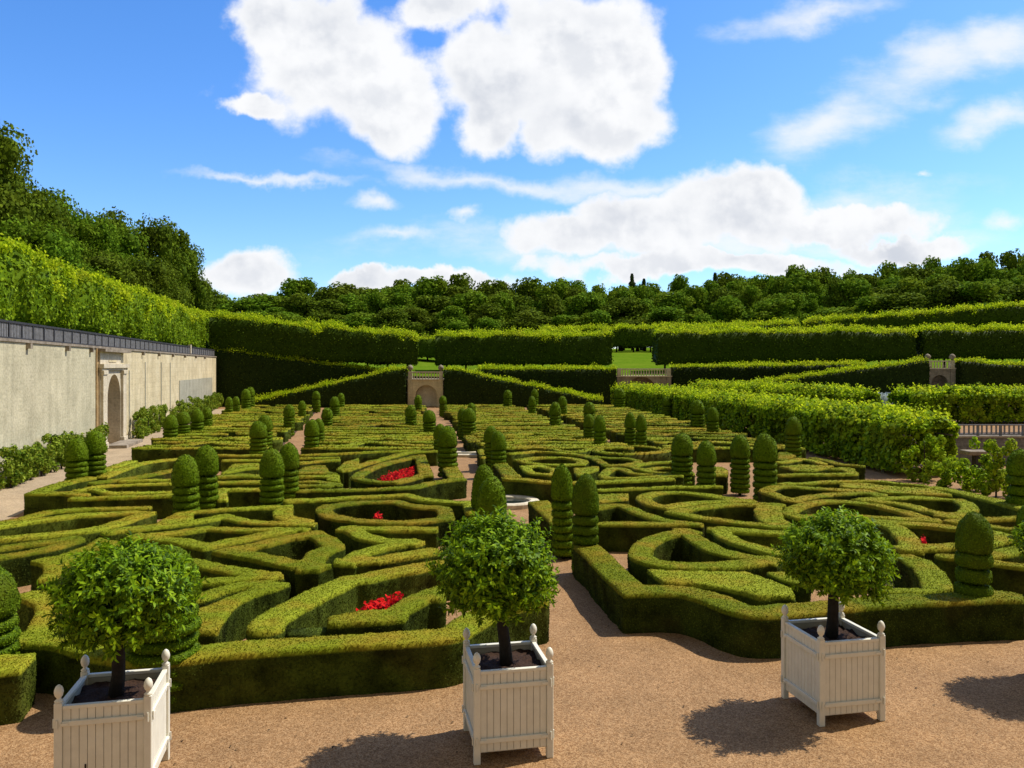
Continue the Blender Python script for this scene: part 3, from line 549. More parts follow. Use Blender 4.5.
# ---------------------------------------------------------------- topiaries
def lathe_np(prof, n=28, bump=0.012, seed=0.0):
    prof = np.array(prof); a = np.arange(n)*2*math.pi/n
    V = np.stack([prof[:, 0, None]*np.cos(a), prof[:, 0, None]*np.sin(a), np.repeat(prof[:, 1, None], n, 1)], -1).reshape(-1, 3)
    V = V+(V*np.array([1, 1, 0.3]))*(bump*vnoise(V*7+seed)/0.35)[:, None]
    Q = [(i*n+k, i*n+(k+1) % n, (i+1)*n+(k+1) % n, (i+1)*n+k) for i in range(len(prof)-1) for k in range(n)]
    return V, np.array(Q)
def topiary_meshes(lod, variant):
    dens, size, n = {0: (4200, 0.024, 36), 1: (1300, 0.042, 24), 2: (350, 0.08, 14)}[lod]
    R = 0.36; out = []
    def finish(name, prof, seed):
        V, Q = lathe_np(prof, n, 0.018, seed); P, Nn = scatter(V, Q, dens)
        P += Nn/np.maximum(np.linalg.norm(Nn, axis=1, keepdims=True), 1e-9)*rng.uniform(-.2, .4, len(P))[:, None]*size
        lv, lq = leaves(P, Nn, size, 0.65, 0.7, 0.35); V, Q = join([(V, Q), (lv, lq)])
        return (name, mesh_np(name, V, Q, M['topiary']))
    z0 = (1.16, 1.20, 1.27, 0.72)[variant]; H_ = 1.9-z0; R = 0.36 if variant != 2 else 0.34
    dome = [(0.02, z0), (R*.8, z0-.01), (R*.98, z0+.03), (R*1.02, z0+H_*.15), (R*1.0, z0+H_*.36), (R*.93, z0+H_*.54), (R*.80, z0+H_*.71), (R*.61, z0+H_*.85), (R*.36, z0+H_*.95), (0.004, 1.90)]
    out.append(finish('dome', dome, 1.3+variant))
    nt = (6, 7, 5, 4)[variant]; zs = np.linspace(0.16, z0-0.12, nt); th = (zs[1]-zs[0])*0.42
    for i, z in enumerate(zs):
        rr_ = R*(1.02-0.05*((i+variant) % 2))
        prof = [(0.05, z-th), (rr_*.84, z-th*.98), (rr_*.99, z-th*.7), (rr_*1.02, z), (rr_*.97, z+th*.7), (rr_*.80, z+th*.98), (0.05, z+th)]
        out.append(finish('tier', prof, 4.1*i+variant))
    mb = MB(); mb.tube([(0, 0, 0), (0.01, 0, 0.6), (0, 0, z0+0.1)], [0.06, 0.05, 0.04], 8)
    out.append(('stem', mb.mesh('stem', M['darkbark'])))
    return out
TP = {(l, v): topiary_meshes(l, v) for l in (0, 1, 2) for v in (0, 1, 2, 3)}
tops = [ # px, py where it meets the hedge top, py of its tip, half width px, label, group
 (-17, 650, 562, 34, 'large tiered box topiary cut by the left edge of the picture', None),
 (164, 652, 545, 35, 'large tiered box topiary standing half behind the left orange tree', None),
 (187, 507, 455, 13.5, 'tiered topiary, left and nearer one of the pair left of the centre left cross path', None),
 (205, 500, 445, 12.5, 'tiered topiary, right and farther one of the pair at the cross path left', None),
 (272, 500, 449, 12, 'bright four ringed topiary, nearer one of the pair above the sharp triangle hedge', None),
 (288, 490, 443, 11, 'topiary just behind the bright four ringed one', None),
 (77, 476, 438, 11, 'topiary at the wall path, left one of the two before the stone doorway', None),
 (95, 473, 431, 10.5, 'dark rimmed topiary at the wall path, right one of the two before the stone doorway', None),
 (170, 437, 415, 7.4, 'leftmost of the four topiaries in a row behind the doorway', None),
 (182.7, 433, 411.5, 7, 'second of the four topiaries in a row behind the doorway', None),
 (197, 430, 409, 7.2, 'third of the four topiaries in a row behind the doorway', None),
 (207, 426, 407, 5.2, 'rightmost and farthest of the four topiaries in a row behind the doorway', None),
 (229, 412, 397, 4, 'small far topiary, left of the two nearest the wall corner', None),
 (236.5, 411, 396.5, 3.6, 'small far topiary, right of the two nearest the wall corner', None),
 (246, 408, 389, 5, 'far topiary against the foot of the ramp hedge, front one of two', None),
 (250.5, 406, 387, 4.4, 'far topiary against the foot of the ramp hedge, rear one of two', None),
 (258.5, 449, 421, 8.8, 'nearer of the overlapping topiaries left of the short gravel patch', None),
 (264.5, 443, 415, 8, 'farther of the overlapping topiaries left of the short gravel patch', None),
 (311.5, 447, 419.5, 7.6, 'nearer of the overlapping topiaries right of the short gravel patch', None),
 (319, 441, 418.5, 6, 'farther of the overlapping topiaries right of the short gravel patch', None),
 (289, 426, 404.5, 5.8, 'topiary beyond the short gravel patch on its left', None),
 (302, 416, 400.8, 4, 'small topiary between the two beyond the short gravel patch', None),
 (327, 425, 407.7, 6, 'rounded topiary beyond the short gravel patch on its right', None),
 (335, 415, 396.6, 5, 'two tone far topiary in front of the ramp hedge', None),
 (341, 407, 393, 4, 'far topiary hidden partly by the two tone one', None),
 (316.5, 406, 391, 4.3, 'dim far topiary against the dark ramp hedge', None),
 (411, 424, 405, 6, 'topiary left of the aisle, nearest before the stone portal', None),
 (429.8, 431, 410, 7, 'topiary on the aisle, nearer and right of the one before the portal', None),
 (418, 410, 395, 4, 'left of the two small topiaries flanking the far stone portal', None),
 (443, 410, 395.8, 4, 'right of the two small topiaries flanking the far stone portal', None),
 (448, 462, 426, 10.2, 'topiary left of the stone channel on the aisle', None),
 (440, 449, 424, 7, 'topiary hidden behind the one left of the stone channel', None),
 (469, 431, 408, 7.5, 'front topiary of the cluster of three on the right of the far aisle', None),
 (462.5, 430, 408, 5, 'left topiary of the cluster of three on the right of the far aisle', None),
 (471.5, 418, 403, 4.5, 'rear topiary of the cluster of three on the right of the far aisle', None),
 (491, 455, 426, 7.5, 'farther topiary of the pair right of the stone channel', None),
 (499, 461, 431.5, 8.4, 'nearer topiary of the pair right of the stone channel', None),
 (483, 509, 464, 12.5, 'dark topiary beside the round pool, behind the bright one', None),
 (490.5, 521, 475.7, 16.5, 'bright domed topiary beside the round pool above the middle orange tree', None),
 (563.5, 530, 464.5, 11.7, 'slimmer topiary of the pair right of the pool', None),
 (585, 544, 474, 14.5, 'nearer, broader topiary of the pair right of the pool', None),
 (682, 473, 433, 11.3, 'first from the left of the four topiaries on the right cross path', None),
 (706, 482, 440.5, 10, 'second and lowest of the four topiaries on the right cross path', None),
 (740, 476, 435, 9.8, 'third of the four topiaries on the right cross path', None),
 (765.5, 483, 433.3, 12.2, 'fourth and largest of the four topiaries on the right cross path', None),
 (793, 450, 416.5, 8.4, 'dark topiary touching the shaded face of the vine arbour, nearest', None),
 (532, 413, 396, 4, 'thin far topiary of a staggered pair right of the aisle', None),
 (534.5, 400+5, 389, 4, 'far topiary above the thin one against the dark hedge', None),
 (555, 425, 402, 6, 'front topiary of the far pair right of the aisle', None),
 (563, 414, 396, 4.6, 'rear topiary of the far pair right of the aisle', None),
 (589.5, 420, 402, 6, 'far topiary above the close pair near the arbour start', None),
 (589, 437, 414, 6, 'left topiary of the close pair right of centre', None),
 (600, 443, 415, 6.6, 'right topiary of the close pair right of centre', None),
 (630, 441, 412.5, 6, 'left of the two straight sided topiaries before the arbour', None),
 (641.5, 442, 414.5, 5.8, 'right of the two straight sided topiaries before the arbour', None),
 (698, 426, 400, 7.6, 'topiary silhouetted on the bright side of the vine arbour', None),
 (713, 431, 407, 6.6, 'smaller dark topiary right of the one silhouetted on the arbour', None),
 (507.5, 406, 390, 4.5, 'pale far topiary alone against the dark hedge right of the portal', None),
 (619.5, 407, 388, 6, 'shaded topiary at the far start of the vine arbour', None),
 (667, 413, 397, 5, 'shaded topiary in front of the far half of the vine arbour', None),
 (874.5, 417, 395.6, 7.5, 'solitary dark topiary between the lawn and the vine arbour', None),
 (973, 592, 512, 18.5, 'dark three ringed topiary on the front right corner hedge', None),
 (1021, 503, 449, 14, 'dark tall topiary at the right edge beside the vine bush', None),
 (1032, 537, 509, 13, 'topiary mostly beyond the right edge of the picture', None),
 (947.5, 404, 383, 3.8, 'small far topiary in front of the right hand portal', None),
 (978.5, 404, 382, 4.4, 'small far topiary right of the right hand portal', None),
]
for i, (px, py, ty, hw, lab, grp) in enumerate(tops):
    s = (py-HOR)/(HC-HT); Y = F/s; X = (px-512)/s; zt = HC-(ty-HOR)/s; r = hw/s
    lod = 0 if Y < 16 else 1 if Y < 45 else 2
    v = 3 if px in (483, 490.5) else 2 if px in (973, 1021) else (1 if px in (563.5, 272, 164) else i % 2)
    t = empty('box_topiary', (X, Y, 0), random.uniform(0, 6)); t.scale = (r/0.39*random.uniform(0.97, 1.03), r/0.39*random.uniform(0.97, 1.03), max(zt, 1.3)/1.9); t.rotation_euler.x = random.uniform(-0.02, 0.02); t.rotation_euler.y = random.uniform(-0.02, 0.02)
    tag(t, lab, 'topiary', 'tiered topiaries of the parterre')
    for nm, me in TP[(lod, v)]: link(nm, me, t)
# ---------------------------------------------------------------- ground
def sheet(name, pts, z, mat, kind='structure'):
    me = bpy.data.meshes.new(name); me.from_pydata([(x, y, z) for x, y in pts], [], [tuple(range(len(pts)))]); me.materials.append(mat); me.update()
    o = link(name, me); o['kind'] = kind; return o
sheet('ground', [(-900, -300), (900, -300), (900, 1500), (-900, 1500)], 0, M['gravel'])
sheet('wall_path', [(xl(4)-0.6-7.5, 4), (xl(4)+0.0, 4), (xl(76)-0.1, 76), (xl(76)-2.9, 76)], 0.004, M['path'])
def block_bed(Y0, Y1, fa, fb, ma, mb): return [(fa(Y0)+ma, Y0), (fb(Y0)-mb, Y0), (fb(Y1)-mb, Y1), (fa(Y1)+ma, Y1)]
for ri, (Y0, Y1) in enumerate(rows):
    for (fa, fb, ma, mb_) in cols: sheet('bed_soil', block_bed(Y0, Y1, fa, fb, ma, mb_), 0.004, M['bed_soil'])
# garden lawn right of the arbour
sheet('far_beds', [(17.5, 33.6), (70, 33.6), (80, 57), (17.0, 47.5)], 0.004, M['bed_soil'])
sheet('lawn', [(21.0, 48), (26.6, 48), (41, 79), (16.5, 79)], 0.006, M['lawn'])
# ---------------------------------------------------------------- terrain behind the garden
def wallX(Y): return -20.7-0.233*(Y-40.5)
def hterr(X, Y):
    Yr_ = Y; Y = np.asarray(Y)/0.91
    hf = 3.0+np.clip(Y-92, 0, 38)*0.085+np.clip(Y-130, 0, 200)*0.022+np.clip(X-35, 0, 60)*np.clip((Y-92)/30, 0, 1)*0.035
    hf = hf+np.clip((-9-X)/22, 0, 1)*1.7
    d = wallX(Yr_)-X; hl = 4.98+np.clip(d-6, 0, 60)*0.10
    t = np.clip((Y-80)/12, 0, 1)
    return np.where(d > 0, np.maximum(hl*(1-t)+np.maximum(hf, hl*0.9)*t, 0), hf)
def terrain(name, xs, ys, mat):
    XX, YY = np.meshgrid(xs, ys, indexing='ij'); Z = hterr(XX, YY); V = np.stack([XX, YY, Z], -1).reshape(-1, 3); n = len(ys)
    Q = [(i*n+j, (i+1)*n+j, (i+1)*n+j+1, i*n+j+1) for i in range(len(xs)-1) for j in range(n-1)]
    o = link(name, mesh_np(name, V, Q, mat, smooth=True)); o['kind'] = 'structure'
terrain('far_terrace', np.linspace(-300, 300, 121), np.concatenate([np.linspace(91.6, 140, 30), np.linspace(145, 500, 30)])*0.91, M['lawn'])
# left terrace follows the wall
n_ = 60; ysL = np.linspace(-10, 91.6*0.91, n_); offs = np.concatenate([np.linspace(0.25, 8, 8), np.linspace(12, 250, 25)])
V = []; 
for o_ in offs:
    for y in ysL: x = wallX(y)-o_; V.append((x, y, float(hterr(np.array(x), np.array(y)))))
Q = [(i*n_+j, (i+1)*n_+j, (i+1)*n_+j+1, i*n_+j+1) for i in range(len(offs)-1) for j in range(n_-1)]
link('upper_terrace', mesh_np('upper_terrace', V, Q, M['lawn'], True))['kind'] = 'structure'
# ---------------------------------------------------------------- left retaining wall with doorway
wd = math.hypot(1, 0.233); rotw = math.atan2(1, -0.233)
wall = empty('retaining_wall', (wallX(0), 0, 0), rotw)
tag(wall, 'high pale stone retaining wall with an arched doorway along the left side', 'wall')
def wl(Y): return Y*wd            # position along the wall
def wy(px): return -8898/(px-327.9)
H1 = 5.02
a0, a1 = wl(wy(97.5)), wl(wy(123)); d0, d1 = wl(wy(105)), wl(wy(118))
MB().box(wl(2), a0-0.35, 0, 0.9, -0.1, H1).build('rendered_section', M['wall_grey'], wall)
MB().box(a1, wl(79.5), 0, 0.9, -0.1, H1).build('ashlar_section', M['wall_cream'], wall)
MB().box(a0-0.35, a0, -0.05, 0.9, -0.1, H1).build('quoin_strip', M['ochre'], wall)
MB().box(wl(wy(179)), wl(wy(212)), -0.04, 0.0, 0.3, 3.05).build('render_patch', M['panel_grey'], wall)
def arch_panel(x0, x1, o0, o1, zs, ztop, y0, y1, n=14):
    """a wall panel with an arched opening, built as solid prisms"""
    mb = MB(); mb.box(x0, o0, y0, y1, 0, ztop); mb.box(o1, x1, y0, y1, 0, ztop)
    c = (o0+o1)/2; r = (o1-o0)/2
    for k in range(n):
        A = math.pi*(1-k/n); Bn = math.pi*(1-(k+1)/n)
        xa_, za = c+r*math.cos(A), zs+r*math.sin(A); xb_, zb = c+r*math.cos(Bn), zs+r*math.sin(Bn)
        mb.add([(xa_, y0, za), (xb_, y0, zb), (xb_, y0, ztop), (xa_, y0, ztop), (xa_, y1, za), (xb_, y1, zb), (xb_, y1, ztop), (xa_, y1, ztop)],
               [(0, 1, 2, 3), (7, 6, 5, 4), (0, 4, 5, 1), (3, 2, 6, 7)])
    return mb
arch_panel(a0, a1, d0, d1, 2.45, 4.1, -0.12, 0.9).build('door_surround', M['trim'], wall)
MB().box(a0, a1-1.0, -0.12, 0.9, 4.1, H1-0.1).build('attic', M['trim'], wall)
MB().box(a1-1.0, a1, -0.02, 0.9, 4.1, H1-0.1).build('attic', M['wall_cream'], wall)
MB().box(a0-0.12, a1+0.12, -0.32, 0.0, 4.05, 4.25).box(a0-0.05, a1+0.05, -0.22, 0.0, 3.93, 4.05).build('cornice', M['trim'], wall)
MB().box(a0-0.15, a1+0.1, -0.4, 0.0, H1-0.16, H1-0.02).build('cornice', M['dim_stone'], wall)
for (p0, p1) in ((a0+0.05, a0+0.7), (a1-1.0, a1-0.35)):
    MB().box(p0, p1, -0.26, -0.12, 0.35, 3.9).box(p0-0.07, p1+0.07, -0.32, -0.12, 0, 0.35).box(p0-0.06, p1+0.06, -0.31, -0.12, 3.72, 3.93).build('pilaster', M['trim'], wall, bevel=0.015)
MB().box(a0+1.5, a1-2.0, -0.15, -0.12, 4.35, 4.45).build('inscription_panel', M['wall_cream'], wall)
MB().box(d0-0.1, d1+0.1, 0.95, 1.1, 0, 4).build('door_recess', M['niche'], wall)
MB().box(d0-0.4, d1+0.6, -1.1, -0.12, 0, 0.16).build('doorstep', M['dim_stone'], wall)
MB().box(wl(2), wl(79.5), -0.06, 0.9, H1, H1+0.1).build('coping', M['dim_stone'], wall)
for pxx in (27, 66, 90, 142, 158, 172, 184, 195, 204):
    a = wl(wy(pxx)); MB().box(a-0.11, a+0.11, -0.16, -0.0, H1-0.22, H1-0.02).build('corbel', M['dim_stone'], wall)
for pxx in (129, 145, 161, 170):
    a = wl(wy(pxx)); MB().box(a-0.07, a+0.07, -0.035, 0.0, 0.6, 4.4 if pxx > 140 else 3.9).build('stone_rib', M['panel_grey'], wall)
# railing standing on the wall
rail = empty('terrace_railing', (wallX(0), 0, H1+0.1), rotw)
tag(rail, 'dark grey railing along the top of the left retaining wall', 'railing')
ra, rb = wl(12), wl(79.5)
MB().box(ra, rb, 0.12, 0.26, 0.58, 0.66).build('top_rail', M['iron'], rail)
MB().box(ra, rb, 0.14, 0.24, 0.0, 0.07).build('bottom_rail', M['iron'], rail)
npan = 58; step = (rb-ra)/npan
for k in range(npan+1):
    p = ra+k*step; big = k in (46,)
    MB().box(p-(0.22 if big else 0.045), p+(0.22 if big else 0.045), 0.08 if big else 0.13, 0.3 if big else 0.25, 0.07, 0.8 if big else 0.578).build('post', M['trim'] if big else M['iron'], rail)
    if k < npan:
        mb = MB(); nb = 8
        for j in range(nb):
            q = p+(j+0.7)*step/(nb+0.4); mb.box(q-0.04, q+0.04, 0.16, 0.22, 0.07, 0.58)
        mb.build('bar_panel', M['baluster'], rail)
# ---------------------------------------------------------------- generic leafy masses
def box_foliage(name, path, width, mat, leaf, dens, bump=0.25, seg=0.6, parent=None, tips=None, shag=0.0):
    """path: list of (x,y,zbottom,ztop); leafy wall of given width"""
    P = np.array(path, float); d = np.linalg.norm(np.diff(P[:, :2], axis=0), axis=1); t = np.concatenate([[0], np.cumsum(d)])
    n = max(int(t[-1]/seg), 2); tt = np.linspace(0, t[-1], n+1)
    C = np.stack([np.interp(tt, t, P[:, k]) for k in range(4)], 1)
    T = np.gradient(C[:, :2], axis=0); T /= np.linalg.norm(T, axis=1, keepdims=True); Nr = np.stack([T[:, 1], -T[:, 0]], 1)   # right of direction
    nz = max(int((C[:, 3]-C[:, 2]).max()/seg), 2)
    ring = []
    for j in range(nz+1): ring.append((0.5, j/nz))
    nw = max(int(width/seg), 1)
    for j in range(1, nw): ring.append((0.5-j/nw, 1.0))
    for j in range(nz, -1, -1): ring.append((-0.5, j/nz))
    for j in range(1, nw): ring.append((-0.5+j/nw, 0.0))
    m = len(ring); V = np.zeros((n+1, m, 3))
    for k, (a, z) in enumerate(ring):
        rnd = 0.88 if z in (1.0,) and abs(a) == 0.5 else 1.0
        V[:, k, :2] = C[:, :2]+Nr*(a*width*rnd); V[:, k, 2] = C[:, 2]+(C[:, 3]-C[:, 2])*z
    V = V.reshape(-1, 3); ctr = np.repeat(np.c_[C[:, :2], (C[:, 2]+C[:, 3])/2], m, 0)
    dirs = V-ctr; dirs /= np.linalg.norm(dirs, axis=1, keepdims=True)
    V = V+dirs*(bump*(vnoise(V*0.9)+0.5*vnoise(V*2.3+9)))[:, None]
    Q = [(i*m+k, (i+1)*m+k, (i+1)*m+(k+1) % m, i*m+(k+1) % m) for i in range(n) for k in range(m)]
    V2 = list(map(tuple, V)); caps = []
    for i in (0, n):
        c = len(V2); V2.append(tuple(V[i*m:(i+1)*m].mean(0)))
        for k in range(0, m):
            q = (c, i*m+k, i*m+(k+1) % m, i*m+(k+1) % m); caps.append((c, i*m+(k+1) % m, i*m+k) if i == 0 else (c, i*m+k, i*m+(k+1) % m))
    V2 = np.array(V2); Q = np.array(Q); Tq = np.array([(a, b, c, c) for a, b, c in caps])
    allq = np.concatenate([Q, Tq]); Pp, Nn = scatter(V2, allq, dens)
    nl = Nn/np.maximum(np.linalg.norm(Nn, axis=1, keepdims=True), 1e-9)
    # make normals point outwards
    cc = np.array([np.interp(0, [0], [0])]); 
    base = C[:, :3]; 
    Pp = Pp+nl*rng.normal(0, leaf*0.4, len(Pp))[:, None]
    if shag: Pp[:, 2] += np.where(nl[:, 2] > 0.5, np.abs(rng.normal(0, shag, len(Pp))), 0)
    lv, lq = leaves(Pp, nl, leaf, 0.75, 0.8, 0.3)
    Vf, Qf = join([(V2, Q), (lv, lq)]); nb_ = len(Qf)
    if tips:
        topm = (np.abs(nl[:, 2]) > 0.45) & (Pp[:, 2] > ctr[:, 2].min()); X2 = Pp[topm]
        cz = np.interp(np.linspace(0, 1, 5), [0, 1], [0, 1])
        # keep points lying on the crown line only
        seg_i = np.argmin(((X2[:, None, :2]-C[None, ::max(1, len(C)//60), :2])**2).sum(2), 1); ok = X2[:, 2] > (C[::max(1, len(C)//60)][seg_i, 2]+C[::max(1, len(C)//60)][seg_i, 3])/2
        X2 = X2[ok]; X2 = np.repeat(X2, 5, 0)+rng.normal(0, leaf*0.8, (len(X2)*5, 3)); X2[:, 2] += rng.random(len(X2))**1.5*tips*(0.6+0.6*vnoise(X2*0.9))
        tv, tq = leaves(X2, np.tile([0, 0, 1.0], (len(X2), 1)), leaf*0.9, 0.7, 1.0, 0.9); Vf, Qf = join([(Vf, Qf), (tv, tq)])
    c0 = Vf.mean(0); c0[2] = 0 if parent is None else c0[2]
    me = mesh_np(name, Vf-(c0 if parent is None else 0), Qf, None, tris=caps, mats=[mat, M['tips']], midx=[0]*nb_+[1]*(len(Qf)-nb_)+[0]*len(caps))
    return link(name, me, parent, None if parent is not None else tuple(c0))
KY = 0.91
def wpt(px, Y, ytop, zb):
    Y = Y*KY; return ((px-512)/F*Y, Y, zb, zat(ytop, Y))
# pleached limes on the left terrace
def alley(label, path, width, trunk_z, step, mat=None, leaf=0.2, dens=40, bump=0.3, group='pleached lime rows'):
    t = empty('pleached_lime_row', (path[0][0], path[0][1], trunk_z(path[0])))
    tag(t, label, 'lime row', group)
    t0 = np.array(t.location)
    pp = [(x-t0[0], y-t0[1], zb-t0[2], zt-t0[2]) for x, y, zb, zt in path]
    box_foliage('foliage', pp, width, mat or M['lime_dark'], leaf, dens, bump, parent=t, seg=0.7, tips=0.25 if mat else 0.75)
    P = np.array(path); d = np.linalg.norm(np.diff(P[:, :2], axis=0), axis=1); L_ = d.sum(); n = min(int(L_/step), 90); cum = np.concatenate([[0], np.cumsum(d)])
    me = None
    for k in range(n+1):
        s = L_*(k+0.5)/(n+1); x = np.interp(s, cum, P[:, 0]); y = np.interp(s, cum, P[:, 1]); zb = np.interp(s, cum, P[:, 2])
        g = trunk_z((x, y)); h = zb-g+0.6
        if me is None: me = MB().tube([(0, 0, 0), (0.02, 0, 0.5), (0, 0.02, 1)], [0.13, 0.11, 0.09], 7).mesh('trunk', M['bark'])
        o = link('trunk', me, t, (x-t0[0], y-t0[1], g-t0[2])); o.scale = (1, 1, h)
    return t
gz = lambda p: float(hterr(np.array(p[0]), np.array(p[1])))
def lx(Y, off): return wallX(Y)-off
alley('bright pleached lime row above the left wall railing', [(lx(Y, 3.3), Y, 6.1, zt) for Y, zt in ((10, 8.5), (25, 8.55), (36, 8.7), (50, 8.9), (65, 9.1), (80, 9.3), (86, 9.3))], 3.4, lambda p: 5.0, 2.2, leaf=0.18, dens=120, bump=0.55, mat=M['lime'])
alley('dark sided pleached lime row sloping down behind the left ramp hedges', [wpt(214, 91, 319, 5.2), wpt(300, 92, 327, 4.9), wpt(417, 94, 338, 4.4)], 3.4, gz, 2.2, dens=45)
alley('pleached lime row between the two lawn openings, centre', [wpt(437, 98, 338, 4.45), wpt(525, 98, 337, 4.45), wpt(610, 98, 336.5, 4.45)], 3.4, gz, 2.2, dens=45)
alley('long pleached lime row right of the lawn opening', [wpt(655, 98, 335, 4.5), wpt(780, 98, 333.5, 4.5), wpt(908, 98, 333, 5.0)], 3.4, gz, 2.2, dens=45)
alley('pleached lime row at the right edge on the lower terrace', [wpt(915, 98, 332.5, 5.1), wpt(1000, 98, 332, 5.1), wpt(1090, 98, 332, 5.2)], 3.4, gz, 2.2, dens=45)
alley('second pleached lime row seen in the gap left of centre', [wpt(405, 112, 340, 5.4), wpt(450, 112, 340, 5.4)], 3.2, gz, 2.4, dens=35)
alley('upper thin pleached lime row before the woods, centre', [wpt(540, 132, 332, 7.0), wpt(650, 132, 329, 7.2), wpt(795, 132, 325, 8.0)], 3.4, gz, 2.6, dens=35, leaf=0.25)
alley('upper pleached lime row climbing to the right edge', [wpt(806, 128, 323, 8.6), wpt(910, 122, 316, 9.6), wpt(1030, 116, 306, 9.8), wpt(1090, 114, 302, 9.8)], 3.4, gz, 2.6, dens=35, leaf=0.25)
# tall clipped hornbeam hedges of the far retaining slope
def tall(label, pts, width=1.6):
    o = box_foliage('tall_hedge', pts, width, M['hornbeam'], 0.16, 70, 0.10, seg=0.5, tips=0.4); tag(o, label, 'hedge', 'tall clipped hedges closing the garden'); return o
tall('tallest dark clipped hedge in the left corner, its top sloping down', [wpt(213, 89.5, 349, 0), wpt(300, 90.5, 361, 0), wpt(388, 92, 372.5, 0)])
tall('left ramp hedge rising toward the central stone portal', [wpt(250, 87.2, 402, 0), wpt(320, 87.6, 387, 0), wpt(382, 88, 373.5, 0), wpt(406, 88.2, 369, 0)])
tall('right ramp hedge falling away from the central stone portal', [wpt(445, 88.2, 369.5, 0), wpt(470, 88.2, 373.5, 0), wpt(530, 88, 386, 0), wpt(602, 87.5, 401, 0)])
tall('level dark hedge between the central and the wide stone portal', [wpt(478, 91, 370, 0), wpt(615, 91, 369, 0)])
tall('level dark hedge right of the wide stone portal', [wpt(672, 91, 367.5, 0), wpt(760, 91, 366.5, 0), wpt(864, 91, 365, 0)])
tall('ramp hedge rising toward the right hand stone portal', [wpt(735, 87.5, 387, 0), wpt(800, 87.8, 378, 0), wpt(925, 88, 361, 0)])
tall('dark hedge right of the right hand stone portal', [wpt(956, 88, 361, 0), wpt(980, 88, 364, 0), wpt(1090, 88, 368, 0)])
# ---------------------------------------------------------------- stone portals
def portal(label, px0, px1, Y, ytop, o0, o1, yspring_top, mat, mat2, depth=2.2, balu=True, finial=True, zc=None):
    Y = Y*KY
    X0, X1 = (px0-512)/F*Y, (px1-512)/F*Y; c = (X0+X1)/2; zt = zat(ytop, Y); t = empty('stone_portal', (c, Y, 0)); tag(t, label, 'portal', 'stone portals in the terrace slope')
    w = X1-X0; a, b = (o0-512)/F*Y-c, (o1-512)/F*Y-c; r = (b-a)/2; zs = zat(yspring_top, Y)-r; zl = zt-0.75
    arch_panel(-w/2, w/2, a, b, zs, zl-0.12, 0, 0.7).build('front_wall', mat, t)
    MB().box(a-0.1, b+0.1, 0.75, 0.9, 0, zl-0.13).build('niche_back', mat2, t)
    MB().box(-w/2-0.1, w/2+0.1, -0.14, depth, zl-0.12, zl).build('ledge', M['trim'], t)
    for s in (-1, 1):
        x = s*(w/2-0.22); MB().box(x-0.24, x+0.24, -0.1, 0.0, 0, zl-0.121).build('pilaster', mat, t, bevel=0.01)
        MB().box(x-0.2, x+0.2, -0.08, 0.3, zl, zt+0.02).build('pedestal', M['trim'], t)
        if finial: MB().lathe(x, 0.1, [(0.08, zt+0.02), (0.12, zt+0.1), (0.27, zt+0.25), (0.30, zt+0.42), (0.18, zt+0.6), (0.04, zt+0.68)], 12).build('finial', M['dim_stone'], t, smooth=True)
    MB().box(-w/2+0.43, w/2-0.43, -0.04, 0.2, zt-0.12, zt).build('handrail', M['trim'], t)
    n = max(int((w-0.9)/0.27), 3)
    bm = MB().lathe(0, 0, [(0.05, 0), (0.055, 0.06), (0.085, 0.2), (0.04, 0.42), (0.06, 0.52), (0.06, zt-0.12-zl)], 8).mesh('baluster', M['trim'], smooth=True)
    for k in range(n):
        link('baluster', bm, t, (-w/2+0.45+(w-0.9)*(k+0.5)/n, 0.08, zl))
    MB().box(a-0.14, b+0.14, -0.04, 0.0, zs-0.12, zs-0.02).build('impost', M['trim'], t) if False else None
    return t
portal('central stone portal with a pink arched niche at the end of the aisle', 408, 443, 88.1, 371.5, 415.5, 437, 385, M['wall_cream'], M['trim'])
portal('wide dim stone portal half hidden by the vine arbour', 617, 671, 90.6, 368.5, 627, 656, 376.5, M['dim_stone'], M['niche'], finial=False)
portal('right hand stone portal with a dim arched niche', 926, 955, 88.1, 360.5, 931.5, 948, 375, M['dim_stone'], M['niche'])
